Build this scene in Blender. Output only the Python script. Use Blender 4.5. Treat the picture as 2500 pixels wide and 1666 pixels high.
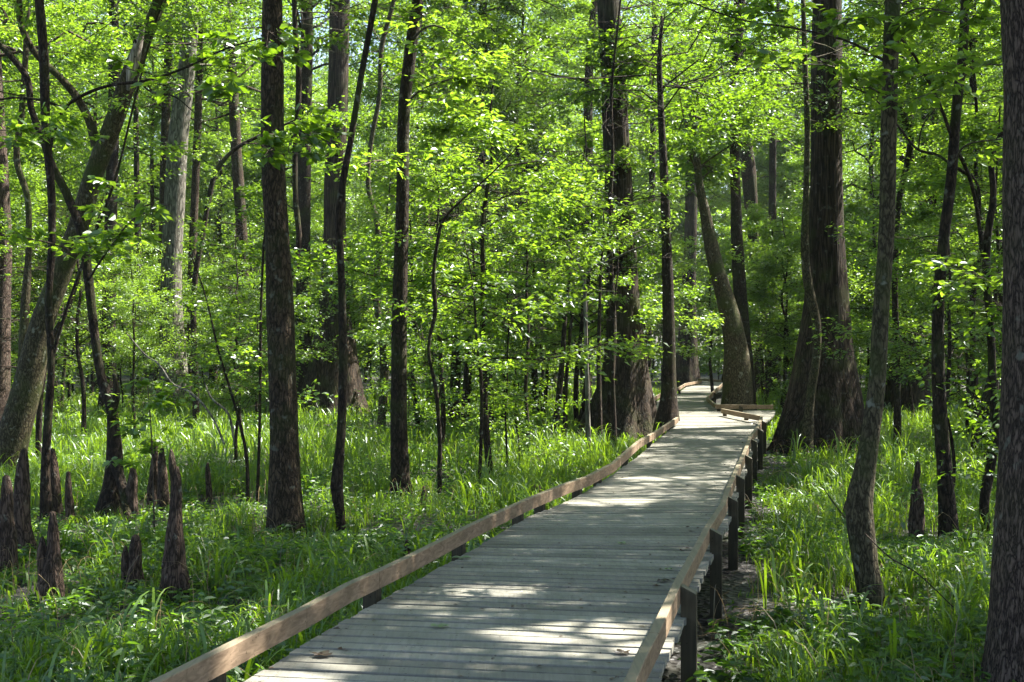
import bpy, math, random
import numpy as np
from mathutils import Vector

# ------------------------------------------------------------------ camera, sky, sun, exposure
SC = bpy.context.scene
for o in list(bpy.data.objects): bpy.data.objects.remove(o)
COL = SC.collection
F, CX, VH, HC = 2950.0, 1250.0, 855.0, 2.2      # focal length in photo pixels, centre, horizon row, eye height
DK = 0.55                                        # deck height
cam_d = bpy.data.cameras.new("camera"); cam = bpy.data.objects.new("camera", cam_d); COL.objects.link(cam)
cam.location = (0, 0, HC); cam.rotation_euler = (math.radians(90), 0, 0)
cam_d.sensor_width = 36; cam_d.lens = 36*F/2500; cam_d.shift_y = 22/2500
cam_d.clip_start = 0.1; cam_d.clip_end = 2000
SC.camera = cam
SUN_EL, SUN_AZ = math.radians(56), math.radians(66)     # azimuth from +Y towards +X
S = Vector((math.sin(SUN_AZ)*math.cos(SUN_EL), math.cos(SUN_AZ)*math.cos(SUN_EL), math.sin(SUN_EL)))
W = bpy.data.worlds.new("World"); SC.world = W; W.use_nodes = True
nt = W.node_tree; nt.nodes.clear()
sky = nt.nodes.new('ShaderNodeTexSky'); sky.sky_type = 'NISHITA'; sky.sun_disc = False
sky.sun_elevation = SUN_EL; sky.sun_rotation = SUN_AZ; sky.air_density = 1.0; sky.dust_density = 2.0
bg = nt.nodes.new('ShaderNodeBackground'); bg.inputs[1].default_value = 0.07
wo = nt.nodes.new('ShaderNodeOutputWorld')
nt.links.new(sky.outputs[0], bg.inputs[0]); nt.links.new(bg.outputs[0], wo.inputs[0])
sl = bpy.data.lights.new("sun", 'SUN'); sl.energy = 5.0; sl.angle = math.radians(0.5); sl.color = (1.0, 0.95, 0.86)
so = bpy.data.objects.new("sun", sl); COL.objects.link(so)
so.rotation_euler = S.to_track_quat('Z', 'Y').to_euler()
SC.view_settings.view_transform = 'Standard'; SC.view_settings.look = 'None'
SC.view_settings.exposure = 2.4; SC.view_settings.gamma = 1.0
c = SC.cycles
c.max_bounces = 6; c.diffuse_bounces = 4; c.glossy_bounces = 2; c.transmission_bounces = 4; c.transparent_max_bounces = 4
c.caustics_reflective = False; c.caustics_refractive = False
c.sample_clamp_indirect = 6.0
c.use_denoising = True

R = np.random.default_rng(11)

# ------------------------------------------------------------------ helpers
def D(x, y, Y):
    """a point seen at (x, y) of the 2353 px wide picture, at distance Y"""
    u, v = x*1.0625, y*1.0625
    return np.array([(u-CX)/F*Y, Y, HC+(VH-v)/F*Y])
def ground_Y(y): return F*HC/(y*1.0625-VH)
def PX(u, v, z):
    """a point of the level z seen at (u, v) of the 2500 px wide picture"""
    Y = F*(HC-z)/(v-VH); return ((u-CX)/F*Y, Y)

def build(name, V, faces, mat, parent=None, smooth=False):
    """V (n,3); faces a list of (m,k) arrays"""
    V = np.asarray(V, dtype=np.float32)
    faces = [np.asarray(f, dtype=np.int32) for f in faces if len(f)]
    me = bpy.data.meshes.new(name)
    me.vertices.add(len(V)); me.vertices.foreach_set('co', V.ravel())
    nl = sum(f.size for f in faces); nf = sum(len(f) for f in faces)
    me.loops.add(nl); me.polygons.add(nf)
    me.loops.foreach_set('vertex_index', np.concatenate([f.ravel() for f in faces]))
    tot = np.concatenate([np.full(len(f), f.shape[1], dtype=np.int32) for f in faces])
    st = np.concatenate([[0], np.cumsum(tot)[:-1]]).astype(np.int32)
    me.polygons.foreach_set('loop_start', st)
    me.polygons.foreach_set('use_smooth', np.full(nf, smooth, dtype=bool))
    me.update(calc_edges=True); me.validate()
    me.materials.append(mat)
    o = bpy.data.objects.new(name, me); COL.objects.link(o)
    if parent is not None: o.parent = parent
    return o
def empty(name, loc=(0, 0, 0)):
    o = bpy.data.objects.new(name, None); o.location = loc; o.empty_display_size = 0.2; COL.objects.link(o); return o
def tag(o, label=None, cat=None, group=None, kind=None):
    if label: o['label'] = label
    if cat: o['category'] = cat
    if group: o['group'] = group
    if kind: o['kind'] = kind
    return o

class MB:
    def __init__(s): s.V = []; s.F = {}; s.n = 0
    def add(s, V, *faces):
        V = np.asarray(V, dtype=np.float64).reshape(-1, 3)
        for f in faces:
            f = np.asarray(f)
            if len(f): s.F.setdefault(f.shape[1], []).append(f+s.n)
        s.V.append(V); s.n += len(V)
    def build(s, name, mat, parent=None, smooth=False, off=None):
        V = np.concatenate(s.V)
        if off is not None: V = V-np.asarray(off)
        return build(name, V, [np.concatenate(x) for x in s.F.values()], mat, parent, smooth)

def vnoise(P, sc, seed=0):
    """cheap smooth 3-D value noise, -1..1"""
    P = np.asarray(P)*sc+seed*17.31
    i = np.floor(P).astype(np.int64); f = P-i; f = f*f*(3-2*f)
    def h(a, b, c):
        n = (a*374761393+b*668265263+c*2147483647*3+seed*1013) & 0xffffffff
        n = ((n ^ (n >> 13))*1274126177) & 0xffffffff
        return ((n ^ (n >> 16)) & 0xffff)/32767.5-1
    r = 0
    for dx in (0, 1):
        for dy in (0, 1):
            for dz in (0, 1):
                w = (f[..., 0] if dx else 1-f[..., 0])*(f[..., 1] if dy else 1-f[..., 1])*(f[..., 2] if dz else 1-f[..., 2])
                r = r+w*h(i[..., 0]+dx, i[..., 1]+dy, i[..., 2]+dz)
    return r

def smooth_line(P, n):
    """Catmull-Rom through the rows of P (any columns)"""
    P = np.asarray(P, dtype=float)
    if len(P) < 3:
        t = np.linspace(0, 1, n)[:, None]; return P[0]*(1-t)+P[-1]*t
    L = np.concatenate([[0], np.cumsum(np.linalg.norm(np.diff(P[:, :3], axis=0), axis=1))])
    ts = np.linspace(0, L[-1], n); out = []
    h = np.maximum(np.diff(L), 1e-6); sl_ = np.diff(P, axis=0)/h[:, None]
    M = np.vstack([sl_[:1], (sl_[:-1]*h[1:, None]+sl_[1:]*h[:-1, None])/(h[1:]+h[:-1])[:, None], sl_[-1:]])
    for t in ts:
        i = min(max(np.searchsorted(L, t)-1, 0), len(P)-2); a = (t-L[i])/h[i]; b = 1-a
        out.append((1+2*a)*b*b*P[i]+a*b*b*h[i]*M[i]+a*a*(3-2*a)*P[i+1]-a*a*b*h[i]*M[i+1])
    return np.array(out)

def tube(mb, P, r, k=8, lump=0.0, flute=0.0, flute_h=0.0, seed=0, cap=True, lobes=9):
    """tube through P with radii r; lump = uneven bark, flute = buttress ridges fading out above flute_h"""
    P = np.asarray(P, float); r = np.asarray(r, float); n = len(P)
    T = np.gradient(P, axis=0); T /= np.linalg.norm(T, axis=1)[:, None]+1e-12
    ref = np.array([0, 1.0, 0]) if abs(T[0][1]) < 0.9 else np.array([1.0, 0, 0])
    A = np.cross(T, ref); A /= np.linalg.norm(A, axis=1)[:, None]
    B = np.cross(T, A)
    th = np.arange(k)/k*2*math.pi
    rr = np.repeat(r[:, None], k, 1)
    if flute > 0:
        z = P[:, 2]-P[0, 2]; w = np.clip(1-z/max(flute_h, 1e-6), 0, 1)**1.3
        rng = np.random.default_rng(seed); ph = rng.uniform(0, 6.28, 3)
        ridge = np.abs(np.cos(th*lobes/2+ph[0]+0.5*np.sin(2*th+ph[1])))-0.6+0.35*np.sin(th*2+ph[2])
        rr = rr*(1+flute*w[:, None]*ridge[None, :])
    V = P[:, None, :]+rr[:, :, None]*(np.cos(th)[None, :, None]*A[:, None, :]+np.sin(th)[None, :, None]*B[:, None, :])
    if lump > 0:
        nrm = (V-P[:, None, :])/(rr[:, :, None]+1e-9)
        q = V*np.array([1, 1, 0.35])
        d = vnoise(q, 2.2/max(r.max(), .05)*.5, seed)*0.6+vnoise(q, 6/max(r.max(), .05)*.5, seed+3)*0.4
        V = V+nrm*(d*lump)[:, :, None]*rr[:, :, None]
    i = np.arange(n-1)[:, None]*k; j = np.arange(k)[None, :]; j2 = (j+1) % k
    q = np.stack([i+j, i+j2, i+k+j2, i+k+j], -1).reshape(-1, 4)
    V = V.reshape(-1, 3)
    if cap:
        V = np.vstack([V, P[-1]+T[-1]*r[-1]*0.6]); m = n*k
        t = np.array([[(n-1)*k+a, (n-1)*k+(a+1) % k, m] for a in range(k)])
        mb.add(V, q, t)
    else: mb.add(V, q)

def unit(a): return a/(np.linalg.norm(a, axis=-1, keepdims=True)+1e-12)
def leaves(mb, P, d, nrm, L, w, fine=False, fold=0.12, curl=0.1):
    """leaf blades: base P, along d, facing nrm"""
    d = unit(d); s = unit(np.cross(d, nrm)); nn = np.cross(s, d); n = len(P)
    L = np.asarray(L)[:, None]*np.ones((n, 1)); w = w*L
    tip = P+d*L-nn*L*curl
    if fine:
        a, b = P+d*L*.28, P+d*L*.62
        V = np.stack([P, a+s*w*.5+nn*w*fold, b+s*w*.45+nn*w*fold-nn*L*curl*.3, tip, b-s*w*.45+nn*w*fold-nn*L*curl*.3, a-s*w*.5+nn*w*fold], 1)
        base = np.arange(n)[:, None]*6
        mb.add(V, base+np.array([[0, 1, 2, 3]]), base+np.array([[0, 3, 4, 5]]))
    else:
        a = P+d*L*.42
        V = np.stack([P, a+s*w*.5+nn*w*fold, tip, a-s*w*.5+nn*w*fold], 1)
        mb.add(V, np.arange(n)[:, None]*4+np.array([[0, 1, 2, 3]]))

# ------------------------------------------------------------------ materials
def newmat(name):
    m = bpy.data.materials.new(name); m.use_nodes = True
    t = m.node_tree; t.nodes.clear()
    return m, t, (lambda ty, **kw: _node(t, ty, kw)), t.links.new
def _node(t, ty, kw):
    n = t.nodes.new('ShaderNode'+ty)
    for k, v in kw.items(): setattr(n, k, v)
    return n
def ramp(N, pts):
    r = N('ValToRGB'); e = r.color_ramp.elements
    while len(e) < len(pts): e.new(0.5)
    for x, (p, col) in zip(e, pts): x.position = p; x.color = (*col, 1)
    return r
def leaf_mat(name, dark, light, trans, gloss=0.07, rough=0.4, tw=0.5):
    m, t, N, L = newmat(name)
    g = N('NewGeometry'); oi = N('ObjectInfo'); ad = N('Math', operation='ADD'); fr = N('Math', operation='FRACT')
    L(g.outputs['Random Per Island'], ad.inputs[0]); L(oi.outputs['Random'], ad.inputs[1]); L(ad.outputs[0], fr.inputs[0])
    cr = ramp(N, [(0, dark), (0.6, light), (1, tuple(min(1, a*b) for a, b in zip(light, (1.5, 1.25, 1.0))))])
    ct = ramp(N, [(0, tuple(a*.6 for a in trans)), (1, trans)])
    L(fr.outputs[0], cr.inputs[0]); L(fr.outputs[0], ct.inputs[0])
    d = N('BsdfDiffuse'); tr = N('BsdfTranslucent'); gl = N('BsdfGlossy'); gl.inputs['Roughness'].default_value = rough
    gl.inputs['Color'].default_value = (.9, .95, 1, 1)
    L(cr.outputs[0], d.inputs[0]); L(ct.outputs[0], tr.inputs[0])
    m1 = N('MixShader'); m1.inputs[0].default_value = tw; L(d.outputs[0], m1.inputs[1]); L(tr.outputs[0], m1.inputs[2])
    m2 = N('MixShader'); m2.inputs[0].default_value = gloss; L(m1.outputs[0], m2.inputs[1]); L(gl.outputs[0], m2.inputs[2])
    o = N('OutputMaterial'); L(m2.outputs[0], o.inputs[0]); return m
def bark_mat(name, c1, c2, moss=0.3, scale=14.0, stretch=0.16, bump=0.6, lichen=0.1):
    m, t, N, L = newmat(name)
    tc = N('TexCoord'); mp = N('Mapping'); mp.inputs['Scale'].default_value = (1, 1, stretch)
    L(tc.outputs['Object'], mp.inputs[0])
    vo = N('TexVoronoi', feature='DISTANCE_TO_EDGE'); vo.inputs['Scale'].default_value = scale
    dn = N('TexNoise'); dn.inputs['Scale'].default_value = scale*.6; dn.inputs['Detail'].default_value = 4
    L(mp.outputs[0], dn.inputs['Vector'])
    mx = N('MixRGB'); mx.inputs[0].default_value = 0.12; L(mp.outputs[0], mx.inputs[1]); L(dn.outputs['Color'], mx.inputs[2]); L(mx.outputs[0], vo.inputs['Vector'])
    n1 = N('TexNoise'); n1.inputs['Scale'].default_value = scale*1.6; n1.inputs['Detail'].default_value = 8; n1.inputs['Roughness'].default_value = .7
    L(mp.outputs[0], n1.inputs['Vector'])
    n2 = N('TexNoise'); n2.inputs['Scale'].default_value = 1.7; n2.inputs['Detail'].default_value = 5; L(tc.outputs['Object'], n2.inputs['Vector'])
    n3 = N('TexNoise'); n3.inputs['Scale'].default_value = 9; n3.inputs['Detail'].default_value = 6; L(tc.outputs['Object'], n3.inputs['Vector'])
    er = ramp(N, [(0, (0, 0, 0)), (.25, (1, 1, 1))]); L(vo.outputs['Distance'], er.inputs[0])
    h = N('MixRGB', blend_type='MULTIPLY'); h.inputs[0].default_value = 0.75; L(n1.outputs['Fac'], h.inputs[1]); L(er.outputs[0], h.inputs[2])
    cr = ramp(N, [(.12, c1), (.62, c2)]); L(h.outputs[0], cr.inputs[0])
    mr = ramp(N, [(.5, (0, 0, 0)), (.66, (moss,)*3)]); L(n2.outputs['Fac'], mr.inputs[0])
    cm = N('MixRGB'); cm.inputs[2].default_value = (.045, .06, .014, 1); L(mr.outputs[0], cm.inputs[0]); L(cr.outputs[0], cm.inputs[1])
    lr = ramp(N, [(.62, (0, 0, 0)), (.7, (lichen*4,)*3)]); L(n3.outputs['Fac'], lr.inputs[0])
    cl = N('MixRGB'); cl.inputs[2].default_value = (.24, .25, .2, 1); L(lr.outputs[0], cl.inputs[0]); L(cm.outputs[0], cl.inputs[1])
    b = N('BsdfPrincipled'); b.inputs['Roughness'].default_value = .9; b.inputs['Specular IOR Level'].default_value = .2
    L(cl.outputs[0], b.inputs['Base Color'])
    bp = N('Bump'); bp.inputs['Strength'].default_value = bump; bp.inputs['Distance'].default_value = .03; L(h.outputs[0], bp.inputs['Height'])
    L(bp.outputs[0], b.inputs['Normal'])
    o = N('OutputMaterial'); L(b.outputs[0], o.inputs[0]); return m
def wood_mat(name, c1, c2, top=None, rot=14, grain=(26, 1.6, 26), topmix=.6):
    m, t, N, L = newmat(name)
    tc = N('TexCoord'); mp = N('Mapping'); mp.inputs['Rotation'].default_value = (0, 0, math.radians(rot)); mp.inputs['Scale'].default_value = grain
    L(tc.outputs['Object'], mp.inputs[0]); g = N('NewGeometry')
    ofs = N('VectorMath', operation='SCALE'); L(g.outputs['Random Per Island'], ofs.inputs['Scale']); ofs.inputs[0].default_value = (37, 19, 53)
    av = N('VectorMath', operation='ADD'); L(mp.outputs[0], av.inputs[0]); L(ofs.outputs[0], av.inputs[1])
    n1 = N('TexNoise'); n1.inputs['Scale'].default_value = 1.0; n1.inputs['Detail'].default_value = 7; n1.inputs['Distortion'].default_value = 1.2; L(av.outputs[0], n1.inputs['Vector'])
    n2 = N('TexNoise'); n2.inputs['Scale'].default_value = 2.4; n2.inputs['Detail'].default_value = 6; L(tc.outputs['Object'], n2.inputs['Vector'])
    n3 = N('TexNoise'); n3.inputs['Scale'].default_value = 45; n3.inputs['Detail'].default_value = 3; L(tc.outputs['Object'], n3.inputs['Vector'])
    cr = ramp(N, [(.3, c1), (.7, c2)]); L(n1.outputs['Fac'], cr.inputs[0])
    rv = N('MapRange'); rv.inputs['To Min'].default_value = .68; rv.inputs['To Max'].default_value = 1.2; L(g.outputs['Random Per Island'], rv.inputs[0])
    cv = N('MixRGB', blend_type='MULTIPLY'); cv.inputs[0].default_value = 1; L(cr.outputs[0], cv.inputs[1]); L(rv.outputs[0], cv.inputs[2])
    st = ramp(N, [(.35, (.72, .74, .7)), (.6, (1, 1, 1))]); L(n2.outputs['Fac'], st.inputs[0])
    cs = N('MixRGB', blend_type='MULTIPLY'); cs.inputs[0].default_value = .8; L(cv.outputs[0], cs.inputs[1]); L(st.outputs[0], cs.inputs[2])
    sp = ramp(N, [(.27, (.35, .33, .3)), (.33, (1, 1, 1))]); L(n3.outputs['Fac'], sp.inputs[0])
    cp = N('MixRGB', blend_type='MULTIPLY'); cp.inputs[0].default_value = 1; L(cs.outputs[0], cp.inputs[1]); L(sp.outputs[0], cp.inputs[2])
    last = cp
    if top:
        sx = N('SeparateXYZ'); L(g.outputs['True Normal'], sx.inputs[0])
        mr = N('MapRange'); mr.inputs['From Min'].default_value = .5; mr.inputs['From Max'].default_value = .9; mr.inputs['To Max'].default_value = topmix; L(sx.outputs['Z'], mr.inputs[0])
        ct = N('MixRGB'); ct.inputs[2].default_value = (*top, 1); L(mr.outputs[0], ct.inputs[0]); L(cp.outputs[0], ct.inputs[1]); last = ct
    b = N('BsdfPrincipled'); b.inputs['Roughness'].default_value = .75; b.inputs['Specular IOR Level'].default_value = .3
    L(last.outputs[0], b.inputs['Base Color'])
    bp = N('Bump'); bp.inputs['Strength'].default_value = .25; bp.inputs['Distance'].default_value = .006; L(n1.outputs['Fac'], bp.inputs['Height']); L(bp.outputs[0], b.inputs['Normal'])
    o = N('OutputMaterial'); L(b.outputs[0], o.inputs[0]); return m
def ground_mat():
    m, t, N, L = newmat('forest_floor')
    tc = N('TexCoord')
    v = N('TexVoronoi'); v.inputs['Scale'].default_value = 16; L(tc.outputs['Object'], v.inputs['Vector'])
    n = N('TexNoise'); n.inputs['Scale'].default_value = 5; n.inputs['Detail'].default_value = 9; L(tc.outputs['Object'], n.inputs['Vector'])
    n2 = N('TexNoise'); n2.inputs['Scale'].default_value = .8; n2.inputs['Detail'].default_value = 4; L(tc.outputs['Object'], n2.inputs['Vector'])
    cr = ramp(N, [(0, (.006, .005, .005)), (.5, (.014, .011, .010)), (1, (.042, .032, .029))]); L(v.outputs['Color'], cr.inputs[0])
    gr = ramp(N, [(.45, (0, 0, 0)), (.65, (.5, .5, .5))]); L(n2.outputs['Fac'], gr.inputs[0])
    mx = N('MixRGB'); mx.inputs[2].default_value = (.03, .055, .012, 1); L(gr.outputs[0], mx.inputs[0]); L(cr.outputs[0], mx.inputs[1])
    b = N('BsdfPrincipled'); L(mx.outputs[0], b.inputs['Base Color'])
    rr = ramp(N, [(.4, (.45, .45, .45)), (.6, (.9, .9, .9))]); L(n.outputs['Fac'], rr.inputs[0]); L(rr.outputs[0], b.inputs['Roughness'])
    bp = N('Bump'); bp.inputs['Strength'].default_value = .9; bp.inputs['Distance'].default_value = .05
    ad = N('Math', operation='ADD'); L(v.outputs['Distance'], ad.inputs[0]); L(n.outputs['Fac'], ad.inputs[1]); L(ad.outputs[0], bp.inputs['Height'])
    L(bp.outputs[0], b.inputs['Normal']); o = N('OutputMaterial'); L(b.outputs[0], o.inputs[0]); return m

M_BARK = bark_mat('bark_grey_brown', (.012, .009, .006), (.105, .072, .045), moss=.5, bump=1.0, scale=26, stretch=.30)
M_BARK_D = bark_mat('bark_dark', (.009, .006, .005), (.055, .039, .026), moss=.5, scale=24, stretch=.3)
M_BARK_C = bark_mat('bark_cypress', (.010, .007, .005), (.072, .051, .035), moss=.4, scale=18, stretch=.07, bump=.9, lichen=.05)
M_BARK_M = bark_mat('bark_mossy', (.020, .016, .009), (.125, .105, .060), moss=.8, scale=26, stretch=.35, lichen=.15)
M_BARK_R = bark_mat('bark_ridged', (.016, .010, .008), (.19, .135, .105), moss=.2, scale=34, stretch=.24, bump=1.0, lichen=.12)
M_BARK_P = bark_mat('bark_pale', (.05, .045, .035), (.26, .24, .2), moss=.3, lichen=.3)
M_KNEE = bark_mat('bark_knee', (.018, .012, .008), (.150, .102, .076), moss=.5, scale=30, stretch=.18, bump=1.0, lichen=.15)
M_PALEWOOD = bark_mat('bare_wood', (.12, .10, .085), (.5, .44, .38), moss=.05, stretch=.08)
M_TWIG = bark_mat('twig_bark', (.03, .022, .016), (.12, .095, .07), moss=.2, bump=.2)
M_LEAF = leaf_mat('leaf_green', (.024, .062, .007), (.060, .125, .010), (.26, .46, .015), gloss=.06)
M_LEAF_Y = leaf_mat('leaf_yellow_green', (.032, .082, .008), (.078, .155, .012), (.35, .57, .03), tw=.58, gloss=.06)
M_LEAF_D = leaf_mat('leaf_dark', (.020, .055, .012), (.040, .090, .016), (.12, .26, .02), gloss=.10)
M_GRASS = leaf_mat('grass_blade', (.035, .085, .008), (.085, .165, .012), (.34, .55, .02), gloss=.05, rough=.42)
M_HERB = leaf_mat('herb_leaf', (.024, .066, .010), (.060, .125, .018), (.20, .40, .02), gloss=.05, rough=.45)
M_FALLEN = leaf_mat('fallen_leaf_green', (.16, .24, .11), (.26, .34, .18), (.2, .3, .1))
M_DEAD = leaf_mat('fallen_leaf_brown', (.05, .03, .02), (.12, .08, .05), (.1, .05, .02))
M_DECK = wood_mat('deck_wood', (.205, .194, .160), (.262, .252, .212), rot=80, grain=(30, 1.2, 30))
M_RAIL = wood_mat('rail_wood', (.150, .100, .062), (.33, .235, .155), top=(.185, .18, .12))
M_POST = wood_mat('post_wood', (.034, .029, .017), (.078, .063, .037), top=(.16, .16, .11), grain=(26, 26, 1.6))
M_GROUND = ground_mat()

# ------------------------------------------------------------------ ground
def ground_z(x, y):
    P = np.stack([np.asarray(x, float), np.asarray(y, float), np.zeros(np.shape(x))], -1)
    return vnoise(P, .35, 5)*.05+vnoise(P, 1.4, 6)*.02
xs = np.concatenate([np.linspace(-400, -30, 20), np.linspace(-28, 28, 170), np.linspace(30, 400, 20)])
ys = np.concatenate([np.linspace(-60, 1, 12), np.linspace(2, 60, 180), np.linspace(64, 600, 30)])
gx, gy = np.meshgrid(xs, ys); gz = ground_z(gx, gy)
nx, ny = len(xs), len(ys); ii = (np.arange(ny-1)[:, None]*nx+np.arange(nx-1)[None, :]).ravel()
g = build('ground', np.stack([gx, gy, gz], -1).reshape(-1, 3), [np.stack([ii, ii+1, ii+1+nx, ii+nx], -1)], M_GROUND, smooth=True)
tag(g, 'dark damp forest floor littered with dead leaves', None, None, 'structure')

# ------------------------------------------------------------------ boardwalk
L_EDGE = [PX(u, v, DK) for u, v in [(594, 1664), (668, 1621), (745, 1571), (861.5, 1503), (1000, 1427), (1149, 1345), (1259, 1279), (1297, 1259), (1363, 1234), (1417, 1208), (1482, 1168), (1564, 1110), (1599, 1079), (1655, 1033)]]
R_TOP = [PX(u, v, DK+.19) for u, v in [(1521, 1666), (1547.5, 1607), (1583, 1544.5), (1643, 1422.6), (1697, 1327), (1718, 1287.5), (1758, 1229), (1768, 1199), (1786, 1159), (1812, 1105), (1828, 1065), (1850, 1037), (1856, 1016)]]
L_TOP = [PX(u, v, DK+.19) for u, v in [(490, 1614.7), (750, 1484.6), (860, 1425), (927, 1395), (1000, 1361), (1081.6, 1320), (1153, 1282.5), (1223, 1250), (1293, 1218), (1382.7, 1182), (1441, 1162), (1500, 1131), (1562, 1077), (1601.5, 1055), (1656.5, 1018.7)]]
def extrap(P, d):
    a, b = np.array(P[0]), np.array(P[2]); u = (a-b)/np.linalg.norm(a-b); return [tuple(a+u*d)]+list(P)
L_EDGE, R_TOP, L_TOP = extrap(L_EDGE, 3), extrap(R_TOP, 3), extrap(L_TOP, 2.5)
far_L = [(2.9, 31.3), (2.7, 33), (3.6, 42), (4.3, 48.5), (5.0, 56), (8.4, 64), (11.5, 72)]
far_L = [PX(1600, 1010, DK), PX(1594, 985, DK), PX(1612, 975, DK), PX(1657, 960, DK), PX(1676, 944.5, DK), PX(1715, 937, DK), PX(1722, 930.5, DK)]
left_poly = L_EDGE+far_L
right_in = R_TOP
right_poly = [(x+.078, y-.02) for x, y in R_TOP]+[PX(1890, 1013, DK), PX(1893, 1001, DK), PX(1752, 1001.5, DK), PX(1726, 980, DK), PX(1741, 968, DK), PX(1764, 945, DK), PX(1790, 936, DK), PX(1800, 930, DK)]
bw = empty('boardwalk', (0, 0, 0))
tag(bw, 'low weathered grey plank boardwalk winding away into the forest', 'boardwalk')
def cross(poly, p, d, prefer):
    """parameter along p+t*d where the line meets the polyline; the crossing nearest 'prefer'"""
    best = None
    for a, b in zip(poly[:-1], poly[1:]):
        ex, ey = b[0]-a[0], b[1]-a[1]; den = d[0]*ey-d[1]*ex
        if abs(den) < 1e-9: continue
        t = ((a[0]-p[0])*ey-(a[1]-p[1])*ex)/den; s = ((a[0]-p[0])*d[1]-(a[1]-p[1])*d[0])/den
        if -1e-6 <= s <= 1+1e-6 and (best is None or abs(t-prefer) < abs(best-prefer)): best = t
    return best
def centre_x(y): return np.interp(y, [2, 6, 12, 20, 27, 36, 45, 60], [-1.35, -.33, 1.15, 3.0, 4.65, 5.6, 6.8, 9.4])
def plank_ang(y): return math.radians(np.interp(y, [9.2, 12.3, 17, 24, 32], [-9.5, 4.5, 3.0, 0, 0]))
mb = MB(); y = 3.2; rr = random.Random(4); k = 0
while y < 62:
    pitch = .146; gap = rr.choice([.023, .026, .028, .022, .034])
    lines = []
    for yy in (y, y+pitch-gap):
        a = plank_ang(yy); d = (math.cos(a), math.sin(a)); p = (centre_x(yy), yy)
        tl = cross(left_poly, p, d, -.9); tr = cross(right_poly, p, d, .9)
        lines.append(None if tl is None or tr is None or tr-tl < .3 or tr-tl > 5 else ((p[0]+d[0]*tl, p[1]+d[1]*tl), (p[0]+d[0]*tr, p[1]+d[1]*tr)))
    if None not in lines:
        (a0, b0), (a1, b1) = lines; jl, jr = rr.uniform(-.012, .012), rr.uniform(-.012, .012); dz = rr.uniform(-.0025, .0025)
        tz = rr.uniform(-.003, .003)
        n = 12; t = np.linspace(0, 1, n)
        wv = np.array([rr.uniform(-.0012, .0012) for _ in t])
        F0 = np.array([[a0[0]+jl+(b0[0]+jr-a0[0]-jl)*q, a0[1]+(b0[1]-a0[1])*q, 0] for q in t])
        F1 = np.array([[a1[0]+jl+(b1[0]+jr-a1[0]-jl)*q, a1[1]+(b1[1]-a1[1])*q, 0] for q in t])
        F0[:, 1] += wv; F1[:, 1] += wv
        bv = np.array([0, .002, 0])
        rows = [F0+[0, 0, DK-.04+dz], F0+[0, 0, DK-.005+dz], F0+bv+[0, 0, DK+dz], F1-bv+[0, 0, DK+dz+tz], F1+[0, 0, DK-.003+dz+tz], F1+[0, 0, DK-.04+dz]]
        V = np.concatenate(rows); q = []
        for r_ in range(6):
            r2 = (r_+1) % 6
            for c_ in range(n-1): q.append([r_*n+c_, r_*n+c_+1, r2*n+c_+1, r2*n+c_])
        mb.add(V, q, [[r_*n for r_ in range(5, -1, -1)], [r_*n+n-1 for r_ in range(6)]])
    y += pitch*(1 if y < 40 else 1.0); k += 1
mb.build('deck', M_DECK, bw)
def beam(mb, A, B, z0, z1, side, th):
    """board from A to B, thickness th to the 'side' (+1 right of travel)"""
    A, B = np.array(A), np.array(B); d = (B-A)/np.linalg.norm(B-A); n = np.array([d[1], -d[0]])*side*th
    e = .004; nn = n/np.linalg.norm(n)
    prof = [(0, z0), (0, z1-e), (e, z1), (th-e, z1), (th, z1-e), (th, z0)]
    V = []
    for P in (A, B):
        for o_, z in prof: V.append([P[0]+nn[0]*o_, P[1]+nn[1]*o_, z])
    q = [[i, (i+1) % 6, 6+(i+1) % 6, 6+i] for i in range(6)]
    mb.add(V, q, [[5, 4, 3, 2, 1, 0], [6, 7, 8, 9, 10, 11]])
def along(poly, s):
    P = np.array(poly); L = np.concatenate([[0], np.cumsum(np.linalg.norm(np.diff(P, axis=0), axis=1))])
    return np.array([np.interp(s, L, P[:, 0]), np.interp(s, L, P[:, 1])]), L[-1]
def curb(poly, breaks, side, name='curb_rail', th=.055, h0=.075, h1=.19):
    """curb boards along poly split where the joints are"""
    P = [np.array(p) for p in poly]; seg = []; cur = [P[0]]
    for i in range(1, len(P)):
        cur.append(P[i])
        if i in breaks or i == len(P)-1: seg.append(cur); cur = [P[i]]
    for s_ in seg:
        b_ = MB(); s_ = [p.copy() for p in s_]
        d = s_[-1]-s_[-2]; s_[-1] = s_[-1]-d/np.linalg.norm(d)*.006
        # one mitred strip
        n = len(s_); nrm = []
        for i in range(n):
            a = s_[max(i-1, 0)]; c_ = s_[min(i+1, n-1)]; d = (c_-a)/np.linalg.norm(c_-a); nrm.append(np.array([d[1], -d[0]])*side)
        e = .004; prof = [(0, h0), (0, h1-e), (e, h1), (th-e, h1), (th, h1-e), (th, h0)]; V = []
        for p, m_ in zip(s_, nrm):
            for o_, z in prof: V.append([p[0]+m_[0]*o_, p[1]+m_[1]*o_, DK+z])
        q = [[i*6+j, i*6+(j+1) % 6, i*6+6+(j+1) % 6, i*6+6+j] for i in range(n-1) for j in range(6)]
        b_.add(V, q, [[5, 4, 3, 2, 1, 0], [(n-1)*6+j for j in range(6)]])
        b_.build(name, M_RAIL, bw)
curb(L_TOP, {2, 4, 7, 10, 13}, -1)          # thickness away from the deck
curb([(x, y) for x, y in R_TOP], {3, 5, 8, 10, 12}, +1)
cw = [[PX(1856, 1016, DK+.19), PX(1760, 998, DK+.19)],
      [PX(1888, 989, DK+.19), PX(1746, 988, DK+.19), PX(1724, 970, DK+.19), PX(1738, 957, DK+.19), PX(1762, 936, DK+.19), PX(1790, 928, DK+.19)]]
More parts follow.
